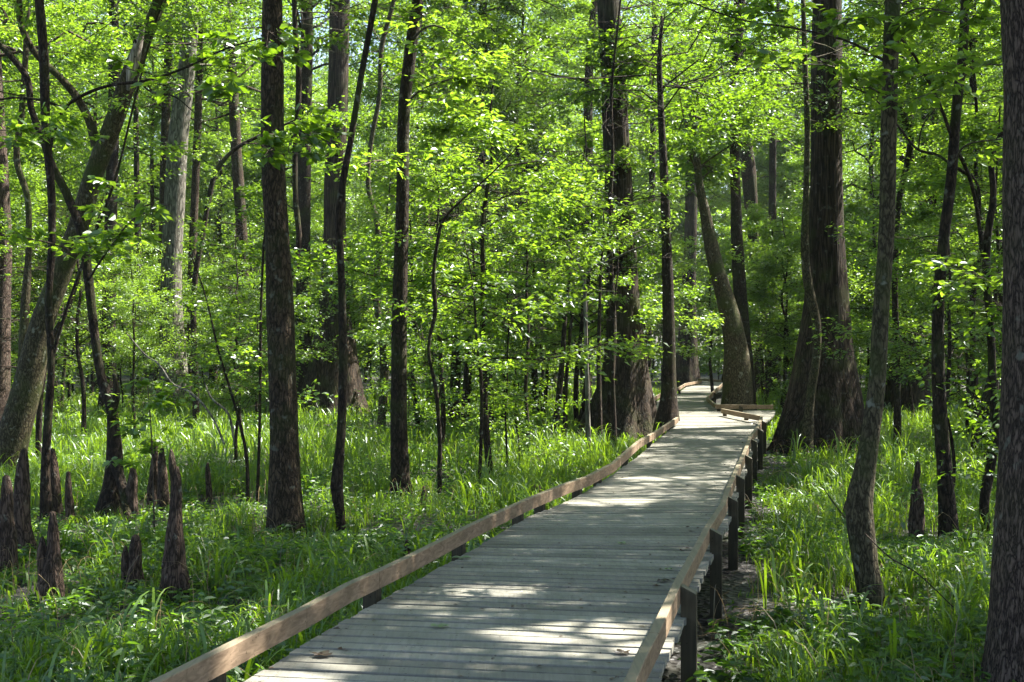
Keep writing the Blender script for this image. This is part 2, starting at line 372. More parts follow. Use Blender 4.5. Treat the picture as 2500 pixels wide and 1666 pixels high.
curb(cw[0], set(), +1); curb(cw[1], {1, 2, 4}, +1)
curb([PX(1591, 975, DK+.19), PX(1612, 962, DK+.19), PX(1652, 950, DK+.19), PX(1675, 936, DK+.19), PX(1714, 929, DK+.19)], {1, 3}, -1)
curb([PX(1704, 924, DK+.19), PX(1760, 928, DK+.19)], set(), -1)
def post(x, y, ang, side, top=.19, w=.095, base=-.15):
    """square post with a top that slopes down away from the walk; (x, y) its inner corner line"""
    m_ = MB(); d = np.array([math.sin(ang), math.cos(ang)]); n = np.array([d[1], -d[0]])*side
    o0 = np.array([x, y]); zi, zo = DK+top, DK+top-.045
    c4 = [o0-d*w/2, o0+d*w/2, o0+d*w/2+n*w, o0-d*w/2+n*w]; zt = [zi, zi, zo, zo]
    cc = sum(c4)/4
    V = [[*c_, base] for c_ in c4]+[[*c_, z-.005] for c_, z in zip(c4, zt)]+[[*(c_+(cc-c_)*.08), z] for c_, z in zip(c4, zt)]
    q = [[i, (i+1) % 4, 4+(i+1) % 4, 4+i] for i in range(4)]+[[4+i, 4+(i+1) % 4, 8+(i+1) % 4, 8+i] for i in range(4)]+[[8, 9, 10, 11], [3, 2, 1, 0]]
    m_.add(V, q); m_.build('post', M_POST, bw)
def angle_at(poly, p):
    P = np.array(poly); i = int(np.argmin(np.linalg.norm((P[1:]+P[:-1])/2-np.array(p), axis=1))); d = P[i+1]-P[i]; return math.atan2(d[0], d[1])
for u, v in [(1657.7, 1428), (1730, 1290), (1772, 1212), (1799.5, 1160), (1815.5, 1111), (1834, 1072), (1846, 1047), (1857, 1027)]:
    p = PX(u, v, DK+.19); a = angle_at(R_TOP, p)
    q_, L_ = None, None
    # slide onto the outer face of the curb
    Pp = np.array(R_TOP); k_ = int(np.argmin(np.abs(np.interp(p[1], Pp[:, 1], Pp[:, 0])-0)*0+np.abs(Pp[:, 1]-p[1])))
    xx = np.interp(p[1], Pp[:, 1], Pp[:, 0]); post(xx+.058*math.cos(a)+.002, p[1], a, +1)
LP = np.array(L_TOP)
for u in (560, 945, 1150, 1290, 1340, 1430, 1478, 1540, 1600, 1650):
    # where the left curb passes this column
    uu = LP[:, 0]/LP[:, 1]*F+CX; yy = np.interp(u, uu, LP[:, 1]); xx = np.interp(u, uu, LP[:, 0])
    a = angle_at(L_TOP, (xx, yy)); post(xx-.058, yy, a, -1, top=.175)
for x_, y_ in [cw[0][1], cw[1][1], cw[1][2], cw[1][3], cw[1][4], PX(1800, 989, DK+.19), PX(1591, 975, DK+.19), PX(1652, 950, DK+.19), PX(1812, 1007, DK+.19)]:
    post(x_+.06, y_+.06, 0.1, +1, top=.17)
# rows of nail heads over the joists
mb = MB(); y = 3.2
th = np.arange(6)/6*6.283; ring = np.stack([np.cos(th), np.sin(th), 0*th], 1)
Pn = []
while y < 22:
    a = plank_ang(y+.06); d = (math.cos(a), math.sin(a)); p = (centre_x(y+.06), y+.06); tl = cross(left_poly, p, d, -.9); tr = cross(right_poly, p, d, .9)
    if tl is not None and tr is not None:
        for q in (tl+.10, (tl+tr)/2+.04, tr-.16):
            for dy in (-.032, .032): Pn.append([p[0]+d[0]*q+rr.uniform(-.01, .01), p[1]+d[1]*q+dy, DK+.0065])
    y += .146
Pn = np.array(Pn); mb.add((Pn[:, None, :]+ring[None]*.0055).reshape(-1, 3), np.arange(len(Pn)*6).reshape(-1, 6))
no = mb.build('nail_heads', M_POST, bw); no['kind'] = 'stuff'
# joists under the deck edges
for poly, sd in ((L_EDGE, 1), (R_TOP, -1)):
    m_ = MB()
    P = [np.array(p) for p in poly]
    for a, b in zip(P[:-1], P[1:]):
        d = (b-a)/np.linalg.norm(b-a); n = np.array([d[1], -d[0]])*sd*.12
        beam(m_, a+n, b+n-d*.004, DK-.24, DK-.045, sd, .05)
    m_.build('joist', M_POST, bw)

def deck_mask(x, y, ml=.0, mr=.0):
    """True where (x, y) is on the boardwalk"""
    lp, rp = np.array(L_EDGE+[PX(1612, 975, DK), PX(1657, 960, DK), PX(1715, 937, DK)]), np.array(R_TOP+[PX(1800, 1001, DK), PX(1745, 975, DK), PX(1800, 930, DK)])
    xl = np.interp(y, lp[:, 1], lp[:, 0]); xr = np.interp(y, rp[:, 1], rp[:, 0])
    return (x > xl-ml) & (x < xr+mr) & (y < 62)

# ------------------------------------------------------------------ trees seen one by one
def grow(rng, P, r0, n, L, up, ntw, nlf, leaf, mbw, mbl, aspect=.5, fine=False, spread=1.0, keep=None, droop=.0, flat=.35, start=.25, azs=None):
    """n branches leaving the polyline P (upper part), each with twigs and leaves in roughly level sprays"""
    P = np.asarray(P); m = len(P)
    for b in range(n):
        t = start+(1-start)*((b+rng.uniform(0, 1))/n)
        i = min(int(t*(m-1)), m-2); f = t*(m-1)-i; o = P[i]*(1-f)+P[i+1]*f
        az = rng.uniform(0, 6.283) if azs is None else rng.choice(azs)+rng.normal(0, .4)
        ln = L*rng.uniform(.6, 1.15)*(1-.45*max(0, (t-.4)/.6))*spread; u = up*rng.uniform(.3, 1.3)
        d = np.array([math.cos(az), math.sin(az), u]); d /= np.linalg.norm(d)
        k = 7; s = np.linspace(0, 1, k)[:, None]
        wig = np.cumsum(rng.normal(0, .065*ln, (k, 3)), axis=0)*[1, 1, .9]; wig -= wig[0]
        B = o+d*ln*s+wig+np.array([0, 0, -1])*droop*ln*s**2
        tube(mbw, B, np.linspace(min(r0*.24, .045), .003, k)*min(1.2, max(.45, ln/2.5)), 4, cap=False)
        # twigs
        tt = rng.uniform(.18, 1.0, ntw); ix = np.minimum((tt*(k-1)).astype(int), k-2); fx = (tt*(k-1)-ix)[:, None]
        O = B[ix]*(1-fx)+B[ix+1]*fx; side = rng.choice([-1, 1], ntw)
        ax = unit(np.cross(np.tile(d, (ntw, 1)), [0, 0, 1.0]))
        td = unit(d*rng.uniform(.3, 1.0, (ntw, 1))+ax*side[:, None]*rng.uniform(.4, 1.1, (ntw, 1))+rng.normal(0, flat*.45, (ntw, 3)))
        td[:, 2] = td[:, 2]*.8+rng.normal(0, .12+.45*flat, ntw)-droop*.3
        tl = ln*rng.uniform(.16, .42, ntw)*(1.15-tt*.6)
        E = O+td*tl[:, None]
        # twig sticks as thin 3-sided tubes, a few only
        for j in range(0, ntw, 3): tube(mbw, np.stack([O[j], (O[j]+E[j])/2+rng.normal(0, .03, 3), E[j]]), [.005, .0035, .002], 3, cap=False)
        q = rng.uniform(.1, 1.05, (ntw, nlf)); sd = np.where(np.arange(nlf) % 2, 1, -1)[None, :]
        base = O[:, None, :]+(E-O)[:, None, :]*q[..., None]+rng.normal(0, .02+.22*flat*tl.mean(), (ntw, nlf, 3))*[1, 1, .8]
        ta = unit(np.cross(td, [0, 0, 1.0]))
        ld = td[:, None, :]*rng.uniform(.3, 1, (ntw, nlf, 1))+ta[:, None, :]*sd[..., None]*rng.uniform(.5, 1.1, (ntw, nlf, 1))+rng.normal(0, .25, (ntw, nlf, 3))
        ld[..., 2] -= .15+droop
        nr = np.array([0, 0, 1.0])+rng.normal(0, .5, (ntw, nlf, 3))
        base = base.reshape(-1, 3); ld = ld.reshape(-1, 3); nr = nr.reshape(-1, 3)
        if keep is not None:
            kk = keep(base); base, ld, nr = base[kk], ld[kk], nr[kk]
        if len(base): leaves(mbl, base, ld, nr, leaf*rng.uniform(.6, 1.25, len(base)), aspect, fine)

def trunk_line(pts, Y, nseg, top_z):
    """traced points (x, y, width) in the picture, lower end first, at distance Y -> centre line and radii"""
    pts = sorted(pts, key=lambda p: -p[1])
    P = np.array([np.append(D(x, y, Y), w*1.0625/2/F*Y) for x, y, w in pts])
    if P[0, 2] > -.15:
        b = P[0].copy(); b[2] = -.2; b[3] *= 1.12; P = np.vstack([b, P])
    if P[-1, 2] < top_z:
        d = P[-1]-P[-2]; d = d/np.linalg.norm(d[:3]); ex = (top_z-P[-1, 2])
        m1 = P[-1].copy(); m1[:3] += np.array([d[0]*.5, 0, 1])*ex*.5; m1[3] *= .8
        m2 = P[-1].copy(); m2[:3] += np.array([d[0]*.6+.05, .03, 1])*ex; m2[3] *= .45
        P = np.vstack([P, m1, m2])
    return smooth_line(P, nseg)

HAZE = .00022
GAPS = []     # crown leaves are left out to let sun onto these places: (x, y, radius_x, radius_y, z) of each chosen sunlit place
for u, v, rx, ry, z in [(1330, 1530, .5, .45, DK), (1180, 1440, .45, .3, DK), (640, 1640, .5, .5, DK), (1560, 1590, .25, .5, DK), (1560, 1090, .8, .5, DK), (1480, 1225, .6, .35, DK), (1680, 950, 3, 5, DK),
                        (1730, 1015, 1.0, 1.2, DK), (1020, 1480, .2, .2, DK), (720, 1480, .25, .3, .7), (960, 1380, .2, .3, .7), (1600, 1170, .5, .4, DK), (1590, 1480, .15, .5, .74),
                        (180, 1050, 4.5, 4.0, .3), (90, 1110, 2, 2.5, .3), (500, 1070, 2.6, 3, .3), (700, 1080, 2, 2, .3), (1150, 1090, 3, 2.6, .3), (1320, 1120, 1.0, 1.5, .3), (980, 990, 3, 5, .3), (1300, 990, 4, 5, .3),
                        (1900, 1480, .7, .7, .4), (1850, 1580, .6, .5, .3), (1980, 1400, .5, .6, .3), (1850, 1180, .6, 1.2, .3), (2230, 1130, 1.2, 2, .3), (2050, 1190, .8, 1.5, .3), (250, 1600, .35, .3, .3), (560, 1500, .5, .5, .3), (600, 1640, .3, .3, .3), (430, 1330, .3, .6, .8), (200, 1400, .3, .3, .3)]:
    x_, y_ = PX(u, v, z); GAPS.append((x_, y_, rx, ry, z))
SX, SY = S.x/S.z, S.y/S.z
def keep_open(P):
    k = np.ones(len(P), bool)
    for x_, y_, rx, ry, z in GAPS:
        hx, hy = P[:, 0]-SX*(P[:, 2]-z)-x_, P[:, 1]-SY*(P[:, 2]-z)-y_
        k &= ((hx/rx)**2+(hy/ry)**2) > 1
    return k

N_SIDES = {0: 28, 1: 16, 2: 10}
def big_tree(name, label, pts, Y, mat, cat='tree', lod=1, top=15.0, lump=.10, flute=0, fh=2.0, crown=None, branches=(), group=None, seed=0, lobes=9, extra=None):
    """one traced tree: trunk, its limbs, and a crown"""
    rng = np.random.default_rng(seed+100)
    P = trunk_line(pts, Y, {0: 90, 1: 60, 2: 36}[lod], top)
    base = np.array([P[0, 0], Y, 0.0])
    t = empty(name, tuple(base)); tag(t, label, cat, group)
    mb = MB(); tube(mb, P[:, :3], P[:, 3], N_SIDES[lod] if not flute else 48, lump, flute, fh, seed, lobes=lobes)
    tr = mb.build('trunk', mat, t, True, base)
    for bp in branches:
        b_ = MB(); q = np.array([np.append(D(x, y, Y+dy), w*1.0625/2/F*Y) for x, y, w, dy in bp]); q = smooth_line(q, 26)
        tube(b_, q[:, :3], q[:, 3], 8, .12, seed=seed+7); b_.build('limb', mat, t, True, base)
    if crown:
        n, L, up, ntw, nlf, leaf, start, lm = crown
        w_, l_ = MB(), MB()
        z0 = P[-1, 2]; i0 = int(np.argmin(np.abs(P[:, 2]-start)))
        grow(rng, P[i0:, :3], P[i0, 3]*.9, n, L, up, ntw, nlf, leaf, w_, l_, keep=keep_open, start=.05)
        cr = l_.build('crown', lm, t, False, base) if l_.V else t
        w_.build('branches', mat, cr, False, base)
    if extra: extra(t, P, base)
    return t
CAN = lambda n, L, start, lm=M_LEAF, leaf=.15, nt=34, nl=14: (int(n*1.7), L*1.3, .28, nt, nl, leaf, start, lm)

def sprays(lines, leaf=.1, n=9, L=.9, lm=None, seed=3):
    def f(t, P, base):
        rng = np.random.default_rng(seed)
        for ln in lines:
            q = smooth_line(np.array([np.append(D(x, y, Y), w*1.0625/2/F*Y) for x, y, w, Y in ln]), 18)
            b_ = MB(); tube(b_, q[:, :3], np.maximum(q[:, 3], .003), 6, .1, seed=seed); lb = b_.build('limb', M_TWIG, t, True, base)
            w_, l_ = MB(), MB(); grow(rng, q[:, :3], .02, n, L*1.5, .05, 7, 5, leaf*1.15, w_, l_, aspect=.52, fine=True, start=.2, flat=.22)
            cr = l_.build('leaves', lm or M_LEAF_Y, lb, False, base); w_.build('twigs', M_TWIG, lb, False, base)
    return f
def both(*fs):
    return lambda t, P, base: [f(t, P, base) for f in fs]
def wound(t, P, base):
    Yd = 19.5
    b_ = MB(); q = np.array([np.append(D(x, y, Yd), w*1.0625/2/F*Yd) for x, y, w in [(297, 210, 6), (302, 180, 19), (308, 150, 26), (318, 115, 22), (327, 85, 13), (333, 60, 5)]])
    q[:, 1] -= .06; q = smooth_line(q, 24); tube(b_, q[:, :3], q[:, 3], 12, .15, seed=5); b_.build('bare_wood', M_PALEWOOD, t, True, base)
    for x, y, w, h in [(312, 160, 5, 5), (324, 105, 5, 9), (335, 70, 6, 8), (322, 140, 3, 4)]:
        b_ = MB(); c_ = D(x, y, Yd); c_[1] -= .27; s_ = w*1.0625/2/F*Yd
        q = np.array([c_+np.array([0, 0, dz])*s_*h/w*1.2 for dz in (-1, -.5, 0, .5, 1)]); tube(b_, q, np.array([.3, .85, 1, .85, .3])*s_*1.1, 8); b_.build('hole_shade', M_HOLE_SHADE, t, True, base)
M_HOLE_SHADE = bark_mat('hollow_shade', (.004, .003, .003), (.01, .008, .007), moss=0, lichen=0)  # near-black colour on solid lumps paints the shade inside the scar's holes

big_tree('tree', 'tallest nearest straight brown-barked trunk in the grass left of the boardwalk', [(626, 0, 46), (626, 200, 50), (629, 400, 54), (637, 560, 56), (645, 750, 62), (650, 900, 64), (653, 1050, 68), (655, 1150, 76), (657, 1200, 84), (658, 1240, 98)], 14.2, M_BARK, lod=0, top=16, flute=.06, fh=1.2, crown=CAN(16, 4.2, 9.5), seed=1, lobes=5, extra=sprays([[(626, 90, 7, 14.2), (580, 150, 5, 12.5), (520, 190, 3, 11.5), (440, 215, 2, 11)], [(632, 300, 5, 14.2), (600, 330, 4, 12.5), (560, 330, 3, 12)]], lm=M_LEAF, n=8, L=.75, leaf=.115))
big_tree('tree', 'slender dark tree whose top bends right, in grass between tallest near trunk and boardwalk', [(960, 0, 26), (946, 100, 29), (929, 250, 28), (925, 450, 29), (921, 600, 32), (918, 750, 36), (917, 900, 38), (918, 1050, 43), (920, 1110, 47), (920, 1150, 62)], 18, M_BARK_D, lod=0, top=15, crown=CAN(14, 3.8, 8.5), seed=2, extra=sprays([[(946, 90, 7, 18), (990, 60, 5, 16.5), (1060, 90, 3, 15), (1110, 130, 2, 14.5)], [(930, 240, 6, 18), (980, 200, 4, 16.5), (1040, 180, 3, 15.5)], [(925, 400, 5, 18), (880, 370, 4, 17), (830, 380, 3, 16)]]))
big_tree('tree', 'thin dark S-curved tree just right of the tallest near trunk, swollen near its foot', [(862, 0, 14), (838, 130, 14), (806, 320, 15), (781, 470, 17), (785, 650, 17), (788, 800, 19), (786, 950, 21), (779, 1060, 24), (773, 1120, 30), (781, 1180, 22), (785, 1240, 26)], 14.4, M_BARK_D, lod=1, top=9, lump=.16, crown=CAN(10, 2.2, 6.8, leaf=.1), seed=3)
big_tree('tree', 'leaning mossy tree with bare wood scar and holes near its top', [(370, -10, 29), (345, 60, 31), (322, 115, 36), (300, 170, 39), (258, 290, 42), (216, 400, 43), (180, 520, 45), (135, 640, 49), (92, 760, 54), (60, 900, 64), (32, 1000, 73), (12, 1100, 86)], 20, M_BARK_M, lod=0, top=12, crown=CAN(10, 3, 9.5), branches=[[(222, 335, 26, 0), (204, 275, 20, -.1), (173, 219, 18, -.2), (138, 179, 16, -.3), (77, 117, 15, -.4), (51, 66, 14, -.5), (43, -20, 13, -.6)]], seed=4, extra=wound)
big_tree('tree', 'thin crooked dark tree with swollen flared foot in front of the leaning mossy tree', [(-20, 85, 12), (30, 135, 14), (62, 180, 15), (72, 250, 15), (98, 320, 16), (116, 372, 18), (155, 450, 19), (188, 540, 20), (203, 640, 21), (214, 740, 20), (236, 880, 21), (256, 940, 24), (262, 1010, 32), (262, 1090, 44), (258, 1150, 60), (256, 1200, 84)], 15.9, M_BARK_D, lod=0, top=6.2, lump=.12,
         branches=[[(112, 345, 12, 0), (130, 285, 8, -.1), (148, 250, 8, -.2), (200, 215, 8, -.4), (260, 195, 7, -.6), (320, 188, 7, -.7), (370, 176, 6, -.8), (440, 150, 5, -.9), (520, 112, 4, -1), (600, 88, 3, -1)], [(148, 250, 8, -.2), (100, 232, 6, -.2), (40, 225, 5, -.2), (-20, 232, 5, -.2)], [(320, 188, 5, -.7), (345, 210, 4, -.8), (400, 222, 3, -.9), (450, 262, 2, -1)], [(256, 960, 20, -.1), (268, 900, 16, -.1), (262, 860, 8, -.1)], [(262, 1060, 26, -.2), (285, 1130, 22, -.4), (298, 1215, 18, -.6), (305, 1290, 18, -.7)]], crown=None, seed=5, extra=sprays([[(205, 640, 6, 15.9), (260, 560, 5, 14), (330, 490, 3, 12.5), (390, 470, 2, 12)], [(110, 340, 5, 15.9), (60, 300, 3, 14), (0, 300, 2, 13)], [(200, 600, 5, 15.9), (120, 560, 4, 14), (40, 545, 3, 13), (-20, 540, 2, 12.5)]], lm=M_LEAF_Y, n=8, L=.7, leaf=.11))
big_tree('tree', 'thin upright grey-brown tree behind the leaning tree at the left edge', [(90, 0, 20), (100, 120, 22), (106, 300, 20), (118, 440, 18), (119, 560, 17), (112, 700, 16), (118, 850, 16), (108, 1000, 19), (104, 1100, 22), (108, 1195, 34)], 15.3, M_BARK_D, lod=1, top=10, crown=CAN(10, 2.6, 7.2, leaf=.11), seed=6)
big_tree('tree', 'thin greenish trunk at the far left beside the leaning mossy tree', [(60, 100, 12), (50, 260, 14), (40, 380, 14), (60, 440, 14), (66, 560, 14), (58, 700, 20), (50, 860, 22), (44, 1000, 26), (40, 1060, 30)], 24, M_BARK_M, lod=1, top=9, crown=CAN(8, 2.6, 6.5, M_LEAF_Y, leaf=.1), seed=7)
big_tree('cypress', 'old cypress with a broad fluted foot behind the S-curved thin tree', [(781, 0, 48), (777, 200, 47), (770, 400, 48), (769, 560, 54), (768, 700, 70), (768, 800, 100), (767, 880, 128), (766, 960, 175)], 39, M_BARK_C, 'cypress tree', lod=1, top=24, flute=.22, fh=3.6, crown=CAN(16, 6, 14, M_LEAF_D, leaf=.2), seed=8)
big_tree('cypress', 'great cypress with spreading buttressed foot beside the left curb', [(1398, 0, 54), (1410, 200, 58), (1420, 400, 62), (1428, 560, 68), (1432, 700, 80), (1436, 800, 94), (1435, 880, 122), (1428, 950, 165), (1422, 1010, 215)], 30, M_BARK_C, 'cypress tree', lod=1, top=22, flute=.28, fh=3.2, crown=CAN(16, 5.5, 14, M_LEAF_D, leaf=.18), seed=9)
big_tree('cypress', 'biggest cypress, thick dark trunk with wide fluted buttresses right of the boardwalk', [(1901, 0, 66), (1899, 200, 73), (1899, 400, 75), (1898, 550, 84), (1899, 700, 102), (1895, 800, 128), (1892, 900, 170), (1888, 980, 210), (1884, 1040, 250)], 26.5, M_BARK_C, 'cypress tree', lod=0, top=22, flute=.22, fh=3.4, crown=CAN(16, 5.5, 14, M_LEAF_D, leaf=.18), seed=10, lobes=13)
big_tree('tree', 'thin crooked sapling trunk standing against the biggest cypress', [(1845, 0, 11), (1850, 150, 13), (1855, 300, 13), (1852, 450, 15), (1849, 560, 18), (1856, 650, 21), (1877, 750, 20), (1876, 820, 19), (1864, 900, 20), (1856, 980, 26), (1852, 1030, 32)], 25, M_BARK_M, lod=1, top=9, lump=.15, crown=CAN(10, 2.6, 6.8, leaf=.1), seed=11)
big_tree('tree', 'dark slim tree growing at the end of the left curb', [(1518, 240, 14), (1526, 400, 19), (1533, 600, 25), (1537, 760, 29), (1537, 860, 34), (1535, 930, 44), (1532, 985, 64)], 28.2, M_BARK_D, lod=1, top=10, flute=.1, fh=1.2, crown=CAN(12, 3, 7.5), seed=12)
big_tree('tree', 'mossy tree leaning left, rising from the cut-out in the curb', [(1608, 430, 20), (1622, 500, 26), (1640, 590, 34), (1662, 670, 42), (1681, 740, 49), (1692, 820, 58), (1694, 890, 68), (1693, 960, 84)], 33.5, M_BARK_M, lod=1, top=9, flute=.12, fh=1.6, crown=CAN(12, 3, 6.8), seed=13)
big_tree('tree', 'dark trunk close behind the leaning mossy tree at the boardwalk cut-out', [(1690, 440, 24), (1694, 560, 28), (1702, 700, 32), (1710, 800, 36), (1716, 935, 46)], 36.5, M_BARK_D, lod=1, top=12, crown=CAN(10, 3, 9), seed=14)
big_tree('tree', 'smooth mossy brown tree with a swollen crooked foot in the grass at right', [(2051, 0, 35), (2047, 120, 36), (2041, 350, 36), (2036, 550, 36), (2024, 720, 37), (2015, 880, 39), (2000, 1000, 43), (1986, 1090, 50), (1974, 1160, 62), (1980, 1230, 62), (1990, 1310, 58), (2006, 1400, 66)], 10.3, M_BARK_M, lod=0, top=13, lump=.07, crown=CAN(18, 4.4, 7.2), seed=15, extra=sprays([[(2048, 150, 8, 10.3), (1960, 100, 6, 10.3), (1840, 68, 5, 10.2), (1700, 45, 4, 10), (1560, -5, 3, 9.8)], [(2046, 230, 6, 10.3), (1980, 190, 4, 9.8), (1900, 150, 3, 9.4), (1830, 150, 2, 9.2)], [(2046, 60, 6, 10.3), (2110, 20, 4, 9.8), (2190, 30, 3, 9.4)]], n=11, L=.62, leaf=.085))
big_tree('tree', 'slim dark tree leaning right between the crooked-foot tree and the right edge', [(2218, 0, 20), (2212, 120, 22), (2198, 250, 22), (2187, 400, 24), (2170, 540, 24), (2157, 680, 26), (2156, 850, 30), (2164, 1000, 32), (2172, 1100, 36), (2181, 1240, 48)], 14.1, M_BARK_D, lod=1, top=12, crown=CAN(16, 4.2, 7.5), seed=16, extra=sprays([[(2205, 190, 6, 14.1), (2250, 150, 4, 12.8), (2310, 150, 3, 12)], [(2190, 380, 5, 14.1), (2230, 330, 4, 13), (2300, 320, 3, 12.4)], [(2160, 640, 5, 14.1), (2220, 620, 3, 13.4), (2280, 650, 2, 13)]], n=8, L=.8), branches=[[(2170, 1180, 12, .1), (2192, 1100, 9, .2), (2188, 1020, 8, .3), (2178, 960, 5, .2)]])
big_tree('tree', 'dark sinuous tree with two long arching limbs near the right edge', [(2312, 285, 10), (2281, 350, 13), (2282, 450, 14), (2268, 560, 17), (2266, 620, 18), (2276, 750, 17), (2281, 880, 19), (2286, 1000, 23), (2272, 1090, 23), (2262, 1150, 22), (2266, 1240, 26)], 14.6, M_BARK_D, lod=1, top=5.2, lump=.12, crown=None, seed=17,
         branches=[[(2258, 590, 10, 0), (2250, 520, 9, -.1), (2241, 460, 9, -.2), (2226, 403, 9, -.3), (2191, 327, 9, -.5), (2165, 255, 8, -.6), (2140, 200, 8, -.7), (2119, 158, 7, -.8), (2068, 87, 6, -1), (2020, 40, 5, -1)], [(2226, 403, 8, -.3), (2186, 378, 7, -.2), (2155, 357, 7, -.1), (2110, 345, 6, 0), (2090, 325, 6, .1), (2060, 285, 5, .2), (2000, 220, 4, .3), (1930, 190, 3, .4)], [(2250, 520, 6, -.1), (2248, 430, 5, -.1), (2232, 400, 5, 0)], [(2110, 345, 4, 0), (2120, 290, 3, 0), (2150, 250, 3, 0)]])
big_tree('tree', 'massive ridged reddish-brown trunk cut off by the right edge of the view', [(2392, 0, 180), (2398, 200, 172), (2398, 400, 176), (2402, 700, 178), (2400, 900, 180), (2398, 1100, 196), (2396, 1300, 222), (2396, 1500, 256), (2396, 1640, 300)], 7.4, M_BARK_R, lod=0, top=17, lump=.05, crown=CAN(26, 5.2, 8), seed=18, flute=.04, fh=1.5, lobes=7)
big_tree('cypress', 'shadowed cypress foot behind the massive trunk at the right edge', [(2345, 300, 46), (2335, 500, 52), (2325, 700, 66), (2318, 850, 84), (2308, 950, 108), (2300, 1075, 150)], 24, M_BARK_C, 'cypress tree', lod=1, top=18, flute=.2, fh=2.6, crown=CAN(12, 4, 11, M_LEAF_D), seed=19)
big_tree('tree', 'thin snaking trunk just behind the smooth crooked-foot tree', [(2060, 230, 12), (2070, 262, 14), (2090, 300, 15), (2092, 340, 16), (2082, 390, 15), (2068, 450, 14), (2060, 540, 14), (2056, 650, 15), (2060, 800, 16), (2062, 1010, 20)], 25, M_BARK_D, lod=2, top=9, crown=CAN(8, 2.6, 6.5, leaf=.1), seed=20)
big_tree('tree', 'pale mossy winding sapling trunk between the cypress foot and the bent slender tree', [(905, 0, 10), (878, 102, 11), (871, 230, 11), (856, 306, 11), (847, 434, 11), (866, 510, 13), (871, 587, 14), (862, 679, 14), (877, 765, 16), (881, 870, 17), (876, 985, 22)], 33, M_BARK_M, lod=2, top=13, crown=CAN(10, 3, 9), seed=21)
big_tree('tree', 'thin winding trunk directly behind the tallest near trunk', [(676, 0, 11), (679, 76, 12), (687, 178, 14), (684, 255, 13), (678, 357, 12), (679, 459, 13), (687, 551, 13), (683, 590, 12), (669, 640, 12), (667, 760, 13), (672, 1000, 18)], 26, M_BARK_D, lod=2, top=12, crown=CAN(8, 2.8, 8.5), seed=22)
for nm, lb, pts, Y, mat in [
    ('tree', 'dark straight trunk right behind the tallest near trunk, half hidden', [(705, 60, 28), (701, 300, 29), (698, 500, 31), (697, 700, 35), (697, 850, 40), (697, 940, 54)], 44, M_BARK_D),
    ('cypress', 'pale grey column of a cypress deep in the wood, left of the tallest near trunk', [(440, 0, 34), (432, 130, 36), (412, 290, 44), (402, 450, 46), (394, 600, 48), (395, 760, 56), (398, 870, 70), (400, 930, 96)], 48, M_BARK_P),
    ('tree', 'thin trunk touching the right side of the pale grey cypress column', [(458, 180, 17), (450, 400, 18), (442, 600, 20), (436, 920, 26)], 50, M_BARK),
    ('tree', 'brown trunk touching the left side of the pale grey cypress column', [(390, 30, 18), (380, 300, 20), (374, 600, 24), (368, 925, 34)], 52, M_BARK),
    ('tree', 'dark knotted trunk deep in the wood left of the pale column', [(262, 180, 26), (258, 400, 28), (252, 600, 31), (249, 800, 34), (248, 940, 48)], 42, M_BARK_D),
    ('tree', 'narrow dark trunk between the knotted trunk and the pale column', [(312, 200, 12), (314, 400, 13), (318, 600, 17), (316, 920, 26)], 55, M_BARK_D),
    ('tree', 'grey trunk with leaves across it, right of the curved dark limb', [(520, 0, 22), (535, 200, 24), (545, 380, 26), (555, 520, 26), (568, 930, 32)], 55, M_BARK),
    ('cypress', 'dim cypress with flared foot at the vanishing point of the boardwalk', [(1590, 200, 26), (1588, 500, 28), (1583, 650, 33), (1580, 780, 44), (1578, 840, 56), (1577, 890, 76)], 66, M_BARK_C),
    ('tree', 'grey trunk in the gap left of the great buttressed cypress', [(1352, 480, 24), (1350, 650, 27), (1348, 800, 30), (1346, 930, 40)], 50, M_BARK),
    ('tree', 'shaded trunk in the gap between the leaning mossy tree and the biggest cypress', [(1776, 300, 16), (1775, 560, 19), (1778, 760, 22), (1780, 900, 30)], 60, M_BARK_D),
    ('tree', 'broad grey trunk far back, seen between the two trees at right', [(2138, 150, 38), (2136, 300, 38), (2130, 480, 40), (2118, 640, 42), (2112, 920, 56)], 46, M_BARK),
    ('tree', 'reddish trunk at the far left edge lit on one side', [(-12, 200, 36), (2, 400, 34), (10, 560, 34), (4, 700, 40), (2, 820, 44), (-6, 1000, 60)], 28, M_BARK_R),
    ('tree', 'narrow trunk seen just right of the great buttressed cypress top', [(1505, 0, 12), (1500, 300, 13), (1495, 600, 18), (1490, 920, 26)], 56, M_BARK_D),
    ('tree', 'forked grey trunk high behind leaves near the top centre-right', [(1700, 0, 26), (1690, 120, 30), (1720, 400, 34), (1745, 920, 44)], 52, M_BARK),
    ('tree', 'dark trunk hidden behind leaves above the middle of the view', [(1110, 0, 18), (1112, 200, 20), (1105, 500, 22), (1098, 940, 30)], 48, M_BARK_D),
    ('tree', 'slim shaded trunk far right behind the sinuous tree', [(2235, 400, 16), (2232, 600, 17), (2230, 940, 24)], 40, M_BARK_D),
    ('tree', 'squat dark cypress foot in shade beyond the crooked-foot tree', [(2085, 500, 40), (2085, 700, 52), (2085, 850, 90), (2085, 960, 130)], 38, M_BARK_C)]:
    big_tree(nm, lb, pts, Y, mat, 'cypress tree' if nm == 'cypress' else 'tree', lod=2, top=20 if Y > 35 else 14, flute=.16 if nm == 'cypress' else 0, fh=3, crown=CAN(12, 4.5, 12 if Y > 40 else 8.5, M_LEAF, leaf=.17, nt=22), seed=int(pts[0][0]) % 97)

